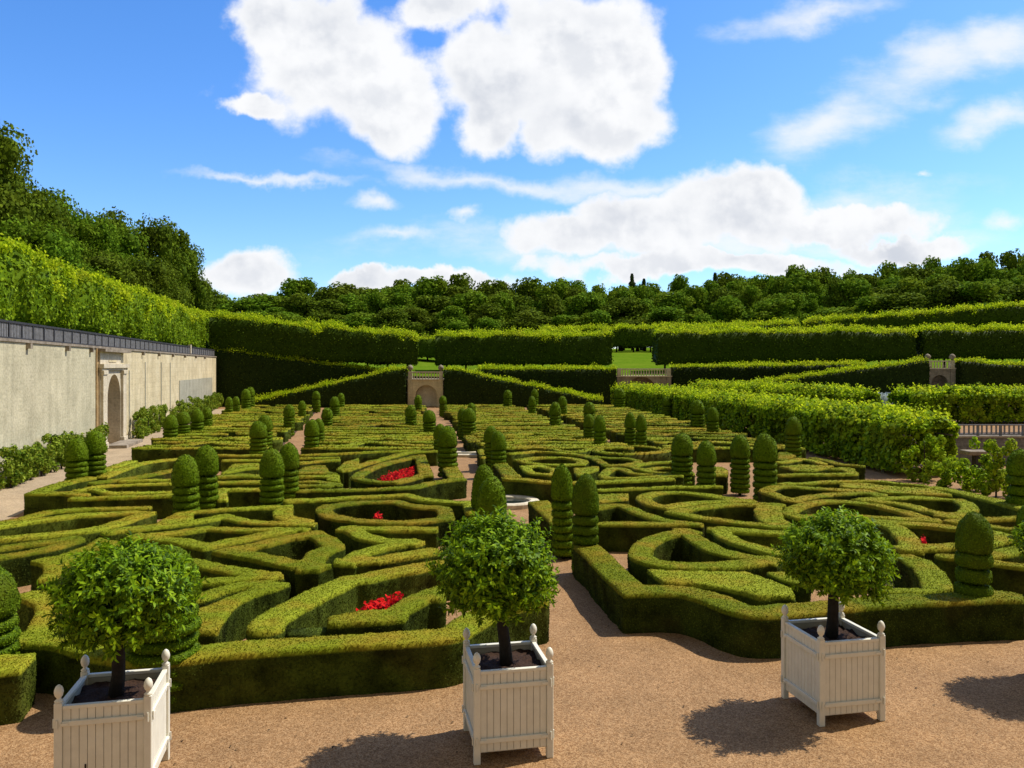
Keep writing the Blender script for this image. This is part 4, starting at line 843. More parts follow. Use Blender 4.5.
# ---------------------------------------------------------------- espalier shrubs at the wall foot
def shrub_mesh(seed, hgt, wid, dep, n=900, leaf=0.11):
    r = np.random.default_rng(seed); nb = 26
    cx = r.uniform(-wid/2, wid/2, nb); cy = r.uniform(-dep/2, dep/2, nb); cz = r.uniform(0.08*hgt, 0.93*hgt, nb)
    k = r.integers(0, nb, n); q = r.normal(size=(n, 3)); q /= np.linalg.norm(q, axis=1, keepdims=True)
    P = np.c_[cx[k], cy[k], cz[k]]+q*r.uniform(0.6, 1, n)[:, None]*np.array([0.17, 0.13, 0.2])
    P[:, 2] = np.abs(P[:, 2])
    return leaves(P, q, leaf, 0.6, 0.6, 0.4)
for i, px in enumerate([-4, 6, 17, 28, 38, 49, 58, 66, 74, 82, 89, 130, 135, 140, 146, 152, 158, 166, 173, 180, 186, 191, 196, 201, 205, 209, 212, 215]):
    Y = wy(px); hg = 1.45 if px < 95 else 1.75 if px < 163 else 1.6
    hg *= random.uniform(0.8, 1.08)
    wid = {0: 1.15, 1: 1.2, 2: 1.9}[0 if px < 45 else 1 if px < 170 else 2]
    V, Q = shrub_mesh(i, hg, wid*0.9, 0.45, 1700 if px < 100 else 1100, 0.11 if px < 100 else 0.14)
    t = empty('wall_shrub', (wallX(Y)+0.5, Y, 0), rotw)
    where = 'before the doorway' if px < 95 else 'beyond the doorway'
    tag(t, 'leafy trained shrub at the foot of the left wall, %s' % where, 'shrub', 'trained shrubs %s along the wall' % where)
    link('foliage', mesh_np('foliage', V, Q, M['shrub']), t)
    MB().tube([(0, 0, 0), (0.02, 0, hg*.5), (0, 0.03, hg*.85)], [0.035, 0.025, 0.012], 6).build('stem', M['bark'], t)
# ---------------------------------------------------------------- vine arbours
def arbour(label, path, width, top_h, group='vine arbours', dens=70, leaf=0.2, post_step=3.0, hang=1.0):
    t = empty('vine_arbour', (path[0][0], path[0][1], 0)); tag(t, label, 'arbour', group)
    t0 = np.array([path[0][0], path[0][1]]); P = np.array(path)-t0
    d = np.linalg.norm(np.diff(P, axis=0), axis=1); cum = np.concatenate([[0], np.cumsum(d)]); L_ = cum[-1]
    rm = (P[-1]-P[0])/np.linalg.norm(P[-1]-P[0]); nr = np.array([rm[1], -rm[0]])
    rad = width/2
    n = int(L_*width*dens*1.6)
    s = rng.uniform(0, L_, n); a = rng.uniform(-1, 1, n); h = top_h-0.35*np.abs(a)**3+0.36*vnoise(np.c_[s*0.9, a*1.6, np.zeros(n)])+rng.normal(0, 0.10, n)
    # tips standing up in tufts
    h = h+np.where(rng.random(n) < 0.2, rng.uniform(0, 0.35, n), 0)*(0.5+0.5*vnoise(np.c_[s*2.1, a*2, np.ones(n)]))
    x = np.interp(s, cum, P[:, 0])+nr[0]*a*rad; y = np.interp(s, cum, P[:, 1])+nr[1]*a*rad
    A = np.c_[x, y, h]; NA = np.c_[nr[0]*a*0.5, nr[1]*a*0.5, np.ones(n)]
    # sides, both faces
    n2 = int(L_*top_h*dens*1.0*hang); s = rng.uniform(0, L_, n2); sd = rng.choice([-1, 1], n2); z = rng.uniform(0.05, 1, n2)**0.8*top_h
    keep = (vnoise(np.c_[s*0.9, sd*3, z*0.7]) > -0.35*(z/top_h)-0.32) | (z > top_h*0.72)
    s, sd, z = s[keep], sd[keep], z[keep]; o = rad*(1+0.15*vnoise(np.c_[s*1.5, sd, z*1.5]))+rng.normal(0, 0.07, len(s))
    Bp = np.c_[np.interp(s, cum, P[:, 0])+nr[0]*sd*o, np.interp(s, cum, P[:, 1])+nr[1]*sd*o, z]; NB = np.c_[nr[0]*sd, nr[1]*sd, np.full(len(s), 0.4)]
    V, Q = leaves(np.concatenate([A, Bp]), np.concatenate([NA, NB]), leaf, 0.85, 0.7, 0.35); n0 = len(Q)
    ns_ = int(L_*width*16); s = rng.uniform(0, L_, ns_); a = rng.uniform(-1.05, 1.05, ns_); k_ = np.repeat(np.arange(ns_), 8); st = np.tile(np.linspace(0, 1, 8), ns_)
    ln_ = rng.uniform(0.25, 0.75, ns_)[k_]; lean = rng.normal(0, 0.35, (ns_, 2))[k_]
    x = np.interp(s, cum, P[:, 0])[k_]+nr[0]*a[k_]*rad+lean[:, 0]*st*ln_; y = np.interp(s, cum, P[:, 1])[k_]+nr[1]*a[k_]*rad+lean[:, 1]*st*ln_
    v2, q2 = leaves(np.c_[x, y, top_h-0.25*np.abs(a[k_])**3+st*ln_]+rng.normal(0, 0.04, (len(k_), 3)), np.tile([0, 0, 1.0], (len(k_), 1)), leaf*0.75, 0.7, 1.0, 0.6)
    n4 = int(L_*width*dens*0.9); s = rng.uniform(0, L_, n4); a = rng.uniform(-0.92, 0.92, n4); z = rng.uniform(0.1, top_h-0.1, n4)
    kk = (vnoise(np.c_[s*0.8, a*1.5, z*0.6]) > -0.2); s, a, z = s[kk], a[kk], z[kk]
    v3, q3 = leaves(np.c_[np.interp(s, cum, P[:, 0])+nr[0]*a*rad, np.interp(s, cum, P[:, 1])+nr[1]*a*rad, z], np.tile([nr[0], nr[1], 0.3], (len(s), 1)), leaf, 0.85, 1.2, 0.2)
    V, Q = join([(V, Q), (v3, q3), (v2, q2)]); n0 += len(q3)
    link('foliage', mesh_np('foliage', V, Q, None, mats=[M['vine'], M['tips']], midx=[0]*n0+[1]*(len(Q)-n0)), t)
    k = int(L_/post_step)
    pm = MB().tube([(0, 0, 0), (0, 0, top_h-0.15)], [0.06, 0.05], 8).mesh('post', M['wood'])
    for i in range(k+1):
        s = L_*(0.03+0.96*i/max(k, 1)); x = np.interp(s, cum, P[:, 0]); y = np.interp(s, cum, P[:, 1])
        for sd in (-1, 1): link('post', pm, t, (x+nr[0]*sd*rad*0.9, y+nr[1]*sd*rad*0.9, 0))
        MB().tube([(x-nr[0]*rad, y-nr[1]*rad, top_h-0.2), (x+nr[0]*rad, y+nr[1]*rad, top_h-0.2)], 0.04, 6).build('cross_beam', M['wood'], t)
    for sd in (-1, 1):
        MB().tube([(p[0]+nr[0]*sd*rad*0.82, p[1]+nr[1]*sd*rad*0.82, top_h-0.4) for p in P], 0.035, 6).build('beam', M['wood'], t)
    return t
arbour('long bright vine arbour along the right side of the parterre', [(15.6, 29.6), (15.2, 38), (14.3, 50), (12.6, 64), (10.9, 77)], 2.3, 1.95, dens=230, leaf=0.19, hang=2.6)
arbour('second vine arbour running behind the long one toward the wide portal', [(24.0, 54), (21.5, 63), (18.0, 76)], 2.6, 2.2, dens=190, leaf=0.22, hang=2.2)
arbour('vine arbour crossing at the right edge behind the railing', [(28.2, 57.5), (36, 58.0), (46, 58.5)], 2.8, 2.1, dens=190, leaf=0.22, hang=2.2)
# loose vines at the near end
def vine_bush(label, px, py, w, h, n, leaf=0.14):
    X, Y = at(px, py); t = empty('vine_bush', (X, Y, 0)); tag(t, label, 'vine', 'loose vines beside the parterre')
    V, Q = shrub_mesh(px, h, w, w*0.6, n, leaf); link('foliage', mesh_np('foliage', V, Q, M['vine']), t)
    MB().tube([(0, 0, 0), (0.04, 0.02, h*.5), (0, 0, h*.9)], [0.03, 0.025, 0.01], 6).build('stem', M['bark'], t)
vine_bush('tall loose vine bush beside the dark topiary at the right edge', 996, 498, 1.1, 2.0, 1700)
vine_bush('low vine bush at the near end of the long arbour', 945, 488, 1.3, 1.1, 1100)
vine_bush('low vine bush in front of the stone table', 968, 492, 1.3, 1.0, 1100)
vine_bush('yellowish vine bush below the end of the long arbour', 924, 481, 1.4, 1.6, 1300)
# ---------------------------------------------------------------- right hand terrace wall, railing, table
M['grey_stone'] = stone_mat('grey rubble', (0.12, 0.12, 0.125), (0.22, 0.215, 0.21), (0.34, 0.33, 0.32), (0.3, 0.16), amt=0.8, mott=4)
t = empty('stone_table', (*at(977, 470), 0)); tag(t, 'dark stone table on a pedestal left of the loose vine bush', 'table')
MB().box(-0.5, 0.5, -0.35, 0.35, 0.62, 0.78).build('slab', M['dim_stone'], t, bevel=0.02)
MB().box(-0.14, 0.14, -0.14, 0.14, 0, 0.62).build('pedestal', M['iron'], t, bevel=0.02)
Yr = 33.0
low = empty('low_stone_wall', ((935-512)/F*Yr, Yr, 0)); tag(low, 'low grey rubble wall under the railing at the right edge', 'wall')
MB().box(0, 22, 0, 0.5, 0, 1.14).build('masonry', M['grey_stone'], low); MB().box(-0.05, 22, -0.05, 0.55, 1.14, 1.22).build('coping', M['dim_stone'], low)
rl = empty('garden_railing', ((935-512)/F*Yr, Yr+0.25, 1.22)); tag(rl, 'grey railing on the low wall at the right edge', 'railing')
MB().box(0, 20, -0.04, 0.04, 0.42, 0.47).build('top_rail', M['baluster'], rl); MB().box(0, 20, -0.04, 0.04, 0.03, 0.08).build('bottom_rail', M['baluster'], rl)
for k in range(21):
    mb = MB()
    for j in range(4): mb.box(k*0.95+0.18+j*0.2, k*0.95+0.24+j*0.2, -0.02, 0.02, 0.08, 0.42)
    mb.build('bar_panel', M['baluster'], rl); MB().box(k*0.95, k*0.95+0.08, -0.045, 0.045, 0.0, 0.419).build('post', M['baluster'], rl)
# pale planting and fountain in the water garden
pb = box_foliage('pale_planting', [wpt(845, 84.5, 396, 0), wpt(905, 84.5, 393.5, 0), wpt(1000, 84.5, 394, 0)], 2.2, M['lavender'], 0.16, 60, 0.2, seg=0.6)
tag(pb, 'pale bluish planting before the right hand portal', 'planting', kind='stuff')
X, Y = (899-512)/F*74, 74
ft = empty('fountain', (X, Y, 0)); tag(ft, 'small white fountain jet over a stone basin on the far lawn', 'fountain')
MB().lathe(0, 0, [(1.9, 0), (2.0, 0.3), (1.8, 0.32), (1.75, 0.2), (0.1, 0.2)], 28).build('basin', M['trim'], ft)
MB().lathe(0, 0, [(0.22, 0.2), (0.20, 0.9), (0.24, 1.1), (0.15, 1.5), (0.10, 1.75), (0.03, 1.9)], 10).build('jet', M['spray'], ft, smooth=True)
# ---------------------------------------------------------------- pool and channel on the aisle
X, Y = at(509, 504.5)
pool = empty('round_pool', (X, Y, 0)); tag(pool, 'round stone rimmed pool in the gravel circle of the aisle', 'pool')
MB().lathe(0, 0, [(0.60, 0), (0.90, 0.0), (0.91, 0.12), (0.87, 0.15), (0.66, 0.15), (0.62, 0.12), (0.60, 0.02)], 40).build('rim', M['trim'], pool)
MB().lathe(0, 0, [(0.61, 0.05), (0.60, 0.08), (0.01, 0.08)], 32).build('water', M['water'], pool)
X, Y = at(468, 455.5)
ch = empty('stone_channel', (X, Y, 0), -0.02); tag(ch, 'narrow stone edged water channel crossing the aisle', 'channel')
for s in (-1, 1): MB().box(-0.75, 0.75, s*0.55-0.22, s*0.55+0.22, 0, 0.12).build('kerb', M['trim'], ch, bevel=0.015)
MB().box(-0.75, 0.75, -0.3, 0.3, 0.0, 0.03).build('water', M['water'], ch)
# ---------------------------------------------------------------- red flower beds
def flowers(label, tilepts, n, h=0.42, z0=0.15):
    P = tr(tilepts) if False else np.array([at(TL[tilepts[0]][0]+u/TL[tilepts[0]][2], TL[tilepts[0]][1]+v/TL[tilepts[0]][2], h) for u, v in tilepts[1]])
    lo, hi = P.min(0), P.max(0); pts = []
    X = rng.uniform(lo, hi, (n*6, 2)); d = sdf(X, [('P', P, 0, True)]); X = X[d < 0][:n]
    k = len(X); Z = h+rng.normal(0, 0.03, k)
    V1, Q1 = leaves(np.c_[X, Z], np.tile([0, 0, 1.0], (k, 1)), 0.062, 0.9, 0.9, 0.1)
    V2, Q2 = leaves(np.c_[X+rng.normal(0, .05, (k, 2)), Z*rng.uniform(0.1, 0.85, k)], np.tile([0, 0, 1.0], (k, 1)), 0.11, 0.7, 1.2, 0.4)
    V, Q = join([(V1, Q1), (V2, Q2)]); c = np.array([V[:, 0].mean(), V[:, 1].mean(), 0])
    o = link('red_flowers', mesh_np('red_flowers', V-c, Q, None, mats=[M['red'], M['green_stem']], midx=[0]*len(Q1)+[1]*len(Q2)), loc=tuple(c))
    tag(o, label, 'flowers', kind='stuff')
flowers('wide bed of red flowers inside the pear shaped hedge ring', ['K', [(495, 258), (560, 222), (690, 190), (690, 235), (590, 262)]], 1100, h=0.4)
flowers('red flowers in the front left bed behind the wavy hedge', ['I', [(180, 470), (250, 425), (330, 405), (410, 378), (440, 385), (340, 460)]], 300, h=0.45)
flowers('few red flowers inside the rounded ring left of the middle orange tree', ['K', [(478, 440), (500, 425), (525, 438), (520, 456), (482, 456)]], 60, h=0.5)
flowers('single red bloom in the loop beside the right orange tree', ['B', [(445, 425), (460, 425), (480, 462), (450, 465)]], 60, h=0.55)
# ---------------------------------------------------------------- orange trees in white boxes
def planter(label, cx, cy, yaw):
    t = empty('planter_box', (cx, cy, 0), yaw); tag(t, label, 'planter', 'white wooden planter boxes on the gravel'); W = 0.39
    post = MB().box(-0.035, 0.035, -0.035, 0.035, 0, 1.0)
    pm = post.mesh('post', M['paint'], bevel=0.006)
    fm = MB().lathe(0, 0, [(0.034, 1.0), (0.04, 1.012), (0.020, 1.028), (0.018, 1.04), (0.034, 1.06), (0.042, 1.09), (0.040, 1.115), (0.028, 1.145), (0.010, 1.162), (0.001, 1.165)], 14).mesh('finial', M['paint'], smooth=True)
    for sx in (-1, 1):
        for sy in (-1, 1):
            p = link('post', pm, t, (sx*(W-0.0), sy*(W-0.0), 0)); link('finial', fm, p)
    for k in range(4):
        a = k*math.pi/2
        e = []
        nb = 10; w = (2*W-0.07)/nb
        mb = MB()
        for j in range(nb): mb.box(-W+0.035+j*w+0.0022, -W+0.035+(j+1)*w-0.0022, -W-0.012, -W+0.006, 0.12, 0.93)
        o = mb.build('plank_panel', M['paint'], t, bevel=0.002); o.rotation_euler.z = a
        bk = MB().box(-W+0.034, W-0.034, -W+0.008, -W+0.016, 0.125, 0.925).build('backing', M['groove'], t); bk.rotation_euler.z = a
        for nm, z0, z1, y0, y1 in (('top_rail', 0.93, 0.965, -W-0.022, -W+0.026), ('middle_rail', 0.775, 0.825, -W-0.036, -W-0.013), ('lower_rail', 0.215, 0.265, -W-0.036, -W-0.013)):
            o = MB().box(-W+0.036, W-0.036, y0, y1, z0, z1).build(nm, M['paint'], t, bevel=0.004); o.rotation_euler.z = a
        for sx in (-1, 1):
            for zz in (0.80, 0.24):
                h_ = MB().box(sx*(W-0.06)-0.035, sx*(W-0.06)+0.035, -W-0.044, -W-0.0365, zz-0.012, zz+0.012).tube([(sx*(W+0.005), -W-0.045, zz-0.04), (sx*(W+0.005), -W-0.045, zz+0.045)], 0.008, 6).build('latch', M['paint'], t); h_.rotation_euler.z = a
        if False:
            mb = MB()
            for (xa_, xb_) in ((-W+0.06, W-0.06),):
                mb.add([(xa_, -W-0.034, 0.72), (xa_+0.05, -W-0.034, 0.77), (xb_, -W-0.034, 0.32), (xb_-0.05, -W-0.034, 0.27), (xa_, -W-0.014, 0.72), (xa_+0.05, -W-0.014, 0.77), (xb_, -W-0.014, 0.32), (xb_-0.05, -W-0.014, 0.27)], [(0, 1, 2, 3), (7, 6, 5, 4), (0, 4, 5, 1), (1, 5, 6, 2), (2, 6, 7, 3), (3, 7, 4, 0)])
    # soil, lumpy
    n = 16; V = []
    for i in range(n+1):
        for j in range(n+1):
            x = -W+0.02+(2*W-0.04)*i/n; y = -W+0.02+(2*W-0.04)*j/n; V.append((x, y, 0.86+0.02*math.sin(x*19+cx)*math.cos(y*23)+random.uniform(0, 0.022)))
    Q = [(i*(n+1)+j, (i+1)*(n+1)+j, (i+1)*(n+1)+j+1, i*(n+1)+j+1) for i in range(n) for j in range(n)]
    link('soil', mesh_np('soil', V, Q, M['soil']), t)
    MB().box(-W+0.02, W-0.02, -W+0.02, W-0.02, 0.1, 0.14).build('floor_board', M['paint'], t)
    return t
def orange_tree(label, cx, cy, ox, zc, R, Rz, seed, lean=0.0):
    r = np.random.default_rng(seed); t = empty('orange_tree', (cx, cy, 0.86)); tag(t, label, 'orange tree', 'orange trees in white boxes'); zc -= 0.86
    mb = MB(); mb.tube([(0, 0, -0.02), (ox*.2+0.01, 0.01, 0.2), (ox*.5, 0, zc-Rz*0.75), (ox, 0, zc-0.1)], [0.078, 0.066, 0.06, 0.045], 10)
    for k in range(9):
        a = k*0.7+seed; e = 0.5+0.5*((k*37) % 10)/10
        mb.tube([(ox*.5, 0, zc-Rz*0.75), (ox*.7+math.cos(a)*R*.3*e, math.sin(a)*R*.3*e, zc-Rz*.3), (ox+math.cos(a)*R*.62, math.sin(a)*R*.62, zc+Rz*(0.5*e-.2))], [0.03, 0.02, 0.008], 6)
    mb.build('trunk', M['darkbark'], t, smooth=True)
    c = np.array([ox, 0, zc])
    # twig ends
    nt = 760; q = r.normal(size=(nt, 3)); q /= np.linalg.norm(q, axis=1, keepdims=True)
    q = q[q[:, 2] > -0.72]; nt = len(q)
    lump = 1+0.17*vnoise(q*2.3+seed)+0.11*vnoise(q*5+seed)
    rad = r.uniform(0.80, 1.03, nt)*lump
    tip = c+q*rad[:, None]*np.array([R, R, Rz])
    # underside pulled flatter
    per = 24; k = np.repeat(np.arange(nt), per); n = len(k)
    axis = q[k]*np.array([1, 1, 1.0])+np.array([0, 0, 0.25]); axis /= np.linalg.norm(axis, axis=1, keepdims=True)
    d = r.normal(size=(n, 3)); d -= axis*(d*axis).sum(1, keepdims=True); d /= np.linalg.norm(d, axis=1, keepdims=True)
    al = r.uniform(-0.16, 0.05, n)[:, None]
    dirv = d*r.uniform(0.5, 1.0, n)[:, None]+axis*r.uniform(0.15, 0.9, n)[:, None]-np.array([0, 0, 0.15]); dirv /= np.linalg.norm(dirv, axis=1, keepdims=True)
    base = tip[k]+axis*al; ln = r.uniform(0.045, 0.085, n)[:, None]; wd_ = ln*0.17
    side = np.cross(dirv, axis+0.01); side /= np.linalg.norm(side, axis=1, keepdims=True); up = np.cross(side, dirv)
    V = np.stack([base, base+dirv*ln*.35+side*wd_+up*ln*.06, base+dirv*ln*.75+side*wd_*.75+up*ln*.03, base+dirv*ln-up*ln*.08, base+dirv*ln*.75-side*wd_*.75+up*ln*.03, base+dirv*ln*.35-side*wd_+up*ln*.06, base+dirv*ln*.5-up*ln*.02], 1).reshape(-1, 3)
    b0 = np.arange(n)[:, None]*7
    Q = np.concatenate([b0+np.array([[0, 1, 2, 6]]), b0+np.array([[6, 2, 3, 4]]), b0+np.array([[0, 6, 4, 5]])])
    # deeper leaves
    m = 5000; q2 = r.normal(size=(m, 3)); q2 /= np.linalg.norm(q2, axis=1, keepdims=True)
    P2 = c+q2*(r.uniform(0.45, 0.86, m)[:, None])*np.array([R, R, Rz]); P2 = P2[P2[:, 2] > zc-Rz*0.72]
    v2, f2 = leaves(P2, P2-c, 0.085, 0.45, 1.0, 0.3)
    V, Q = join([(V, Q), (v2, f2)])
    link('crown', mesh_np('crown', V, Q, M['orange']), t)
    # dark core added inside the crown to block light
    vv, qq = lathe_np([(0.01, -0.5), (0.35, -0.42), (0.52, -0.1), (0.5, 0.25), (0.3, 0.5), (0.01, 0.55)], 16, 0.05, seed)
    vv = vv*np.array([R, R, Rz])+c; link('light_block_core', mesh_np('light_block_core', vv, qq, M['orange_core'], True), t)
    return t
y11 = math.radians(11.2)
for lab, tl_, cx, cy, yaw, ox, zc, R, Rz, sd in (
  ('white wooden planter box with acorn finials, leftmost and cut by the lower edge', 'round headed orange tree in the leftmost white box', -3.95, 7.87, math.radians(12.3), 0.07, 1.83, 0.66, 0.58, 3),
  ('white wooden planter box with acorn finials in the middle of the gravel', 'round headed orange tree in the middle white box', -0.06, 8.70, y11, -0.13, 1.90, 0.68, 0.62, 8),
  ('white wooden planter box with acorn finials, rightmost and fully in view', 'round headed orange tree in the rightmost visible white box', 3.87, 9.57, y11, 0.05, 1.82, 0.65, 0.56, 13),
  ('white wooden planter box just outside the right edge of the picture', 'orange tree outside the right edge whose shadow falls on the gravel', 7.45, 10.35, y11, 0.0, 1.82, 0.68, 0.56, 21)):
    pt_ = planter(lab, cx, cy, yaw); R *= 0.95; Rz *= 0.93
    if sd == 3: MB().box(-0.165, -0.15, -0.409, -0.400, 0.34, 0.40).build('slot', M['slot_dark'], pt_)
    orange_tree(tl_, cx, cy, ox, zc, R, Rz, sd)
n = 260; X = np.c_[rng.uniform(-7, 11, n), rng.uniform(6.5, 13.0, n), np.full(n, 0.012)]
V, Q = leaves(X, np.tile([0, 0, 1.0], (n, 1)), 0.045, 0.5, 0.25, 0.0, 0.1)
M['litter'] = solid('dry leaves', (0.10, 0.06, 0.025), 0.9, 0.3, 3)
o = link('fallen_leaves', mesh_np('fallen_leaves', V, Q, M['litter'])); tag(o, 'dry leaves scattered over the foreground gravel', 'leaves', kind='stuff')
# ---------------------------------------------------------------- woodland trees
def tree_proto(seed, H=14.0, spread=5.0, n=7000, leaf=0.5, low=0.10):
    r = np.random.default_rng(seed); nl = 22
    lob = []
    for k in range(nl):
        a = r.uniform(0, 6.28); z = r.uniform(low+0.14, 0.88); rr_ = spread*(1-abs(z-0.5)*1.0)*r.uniform(0.25, 0.72)
        lob.append((math.cos(a)*rr_, math.sin(a)*rr_, z*H, spread*r.uniform(0.22, 0.42)))
    lob.append((0, 0, H*0.84, spread*0.42)); lob = np.array(lob)
    k = r.integers(0, len(lob), n); q = r.normal(size=(n, 3)); q /= np.linalg.norm(q, axis=1, keepdims=True)
    rad = lob[k, 3]*(1+0.22*vnoise(q*2.1+k[:, None]*1.7))*r.uniform(0.72, 1.05, n)
    P = lob[k, :3]+q*rad[:, None]*np.array([1, 1, 0.95])
    V, Q = leaves(P, q+np.array([0, 0, 0.1]), leaf, 0.8, 0.9, 0.2)
    # light block core mass, keeps lobes from being see-through
    parts = [(V, Q)]
    for l in lob:
        vv, qq = lathe_np([(0.05, -.5), (.4, -.36), (.52, 0), (.4, .36), (.05, .5)], 9, 0.1, l[0]); parts.append((vv*l[3]+l[:3], qq))
    V, Q = join(parts); V *= 1.0
    crown = lambda mat: mesh_np('crown', V/np.array([1, 1, 1]), Q, mat)
    mb = MB(); mb.tube([(0, 0, -1.5), (0.1, 0, H*.3), (0, 0.1, H*.75)], [0.38, 0.28, 0.1], 8)
    for j in range(7):
        l = lob[j]; z0 = H*(0.22+0.04*j); mb.tube([(0.05, 0, z0), (l[0]*.5, l[1]*.5, (z0+l[2])/2), tuple(l[:3])], [0.16, 0.1, 0.04], 6)
    return crown, mb.mesh('trunk', M['darkbark'])
PR = [tree_proto(100+s) for s in range(5)]
PM = [(c(M['oak']), c(M['oak_light']), tk) for c, tk in PR]
PN = [tree_proto(200+s, n=11000, leaf=0.30) for s in range(3)]
PNM = [(c(M['oak']), c(M['oak_light']), tk) for c, tk in PN]
def plant(label, px, Y, ytop, spread, pi, light, near=False, group=None, ground=None):
    Y = Y*KY; spread *= 0.93
    X = (px-512)/F*Y; g = float(hterr(np.array(X), np.array(Y))) if ground is None else ground; zt = zat(ytop, Y)
    t = empty('woodland_tree', (X, Y, g-0.3), random.uniform(0, 6.28)); h = max(zt-g, 5.0)
    t.scale = (spread/5.0, spread/5.0, h/13.6)
    tag(t, label, 'tree', group)
    m = (PNM if near else PM)[pi]
    link('crown', m[1] if light else m[0], t); link('trunk', m[2], t)
    return t
lg = 'trees of the wood on the left terrace'
for i, (px, Y, yt, sp, li, lab) in enumerate([
  (-35, 66, 128, 6, 0, 'woodland tree at the far left, mostly outside the picture'), (-4, 68, 122, 5.2, 0, 'tallest dark tree cut by the left edge'), (14, 76, 158, 4.4, 0, 'dark tree right of the tallest left edge tree'),
  (30, 72, 182, 4.6, 0, 'broad tree in the left wood with a sloping crown'), (52, 80, 190, 4.6, 1, 'lighter tree in the left wood, third hump of its skyline'), (72, 86, 203, 4.4, 0, 'dark tree in the middle of the left wood skyline'),
  (94, 84, 211, 4.8, 1, 'light green tree in the middle of the left wood'), (112, 94, 209, 4.4, 0, 'dark tree at the middle of the left wood ridge'), (130, 90, 222, 4.6, 1, 'bright tree low in the left wood before its end'),
  (150, 99, 215, 4.8, 0, 'tree with a rounded top near the end of the left wood'), (170, 102, 222, 4.6, 0, 'tall last but one tree of the left wood'), (183, 105, 238, 4.2, 0, 'last tree at the right end of the left wood, sky showing through'),
  (20, 60, 215, 4.2, 1, 'front tree of the left wood just over the limes, leftmost'), (60, 68, 232, 4.2, 1, 'front tree of the left wood over the limes, second'), (100, 76, 246, 4.2, 0, 'front tree of the left wood over the limes, third'), (142, 86, 252, 4.4, 0, 'front tree of the left wood over the limes, fourth'), (165, 92, 262, 3.6, 0, 'front tree of the left wood over the limes, fifth')]):
    plant(lab, px, Y, yt, sp, i % 3, li, True, lg)
sky_x = [180, 200, 230, 250, 262, 285, 310, 330, 400, 425, 470, 515, 545, 590, 612, 650, 700, 760, 790, 830, 870, 930, 1024, 1100]
sky_y = [291, 286, 290, 297, 299, 289, 282, 285, 280, 275, 281, 287, 281, 276, 284, 285, 278, 276, 267, 271, 268, 264, 256, 250]
def sky(px): return float(np.interp(px, sky_x, sky_y))
rt_ = random.Random(3)
for Y, dy, step, light in ((205, 0, 26, 0.25), (180, 6, 27, 0.4), (160, 15, 30, 0.45), (144, 27, 32, 0.4)):
    px = 175+rt_.uniform(0, 15)
    while px < 1075:
        right = px > 560
        li = rt_.random() < (light+0.35 if right else light-0.1)
        plant('broad leaved tree of the %s wood along the %s' % ('pale green' if li else 'dark green', 'right half of the far skyline' if right else 'left half of the far skyline'), px, Y+rt_.uniform(-5, 5), sky(px)+dy+rt_.uniform(-9, 8), rt_.uniform(3.8, 7.4)*(Y/170)**0.3, rt_.randrange(5), li, False,
              '%s trees of the far wood, %s half' % ('pale green' if li else 'dark green', 'right' if right else 'left'))
        px += step*rt_.uniform(0.7, 1.2)*170/Y*0.95
plant('small rounded light green tree below the wood edge, left of centre', 350/1+105, 136, 322, 3.2, 2, True)
plant('second small light green tree at the wood edge above the central lime row', 487, 136, 316, 3.4, 1, True)
def conifer(label, px, Y, yt):
    Y = Y*KY
    X = (px-512)/F*Y; g = float(hterr(np.array(X), np.array(Y))); H = zat(yt, Y)-g
    t = empty('conifer', (X, Y, g)); tag(t, label, 'conifer', None)
    n = 3600; z = rng.uniform(0.25, 1, n); a = rng.uniform(0, 6.28, n); lay = (np.sin(z*60)*0.5+0.5)*0.5+0.5
    r_ = (1-z)*5.0*rng.uniform(0.3, 1, n)*lay+0.15
    V, Q = leaves(np.c_[r_*np.cos(a), r_*np.sin(a), z*H], np.c_[np.cos(a), np.sin(a), 0.3*np.ones(n)], 0.45, 0.5, 0.7, 0.2)
    link('crown', mesh_np('crown', V, Q, M['pine']), t); MB().tube([(0, 0, 0), (0, 0, H*.97)], [0.25, 0.04], 7).build('trunk', M['darkbark'], t)
conifer('pointed dark conifer on the skyline, taller one left of centre right', 632, 196, 274)
conifer('small pointed conifer right of the taller skyline conifer', 644, 196, 279)
conifer('lone pointed conifer on the skyline further right', 715, 196, 273)
# ---------------------------------------------------------------- light and sky
EL = math.radians(55); AZ = math.atan2(1.10, 0.45)      # compass angle from +Y towards +X
sd_ = Vector((math.sin(AZ)*math.cos(EL), math.cos(AZ)*math.cos(EL), math.sin(EL)))
sl = bpy.data.lights.new('sun', 'SUN'); sl.energy = 5.0; sl.angle = math.radians(0.53); sl.color = (1.0, 0.93, 0.80)
so = bpy.data.objects.new('sun', sl); COL.objects.link(so); so.rotation_euler = sd_.to_track_quat('Z', 'Y').to_euler(); so.location = (30, 10, 60)
w = bpy.data.worlds.new('World'); sc.world = w; w.use_nodes = True; nt = w.node_tree; N = nt.nodes; L = nt.links; N.clear()
out = N.new('ShaderNodeOutputWorld'); bg = N.new('ShaderNodeBackground'); bg.inputs['Strength'].default_value = 0.10
skyn = N.new('ShaderNodeTexSky'); skyn.sky_type = 'NISHITA'; skyn.sun_disc = False; skyn.sun_elevation = EL; skyn.sun_rotation = AZ; skyn.altitude = 100; skyn.air_density = 1.0; skyn.dust_density = 0.6; skyn.ozone_density = 2.0
tc = N.new('ShaderNodeTexCoord'); sx = N.new('ShaderNodeSeparateXYZ'); L.new(tc.outputs['Generated'], sx.inputs[0])
def math_(op, a, b=None, c=None):
    n = N.new('ShaderNodeMath'); n.operation = op
    for i, v in enumerate((a, b, c)):
        if v is None: continue
        if isinstance(v, (int, float)): n.inputs[i].default_value = v
        else: L.new(v, n.inputs[i])
    return n.outputs[0]
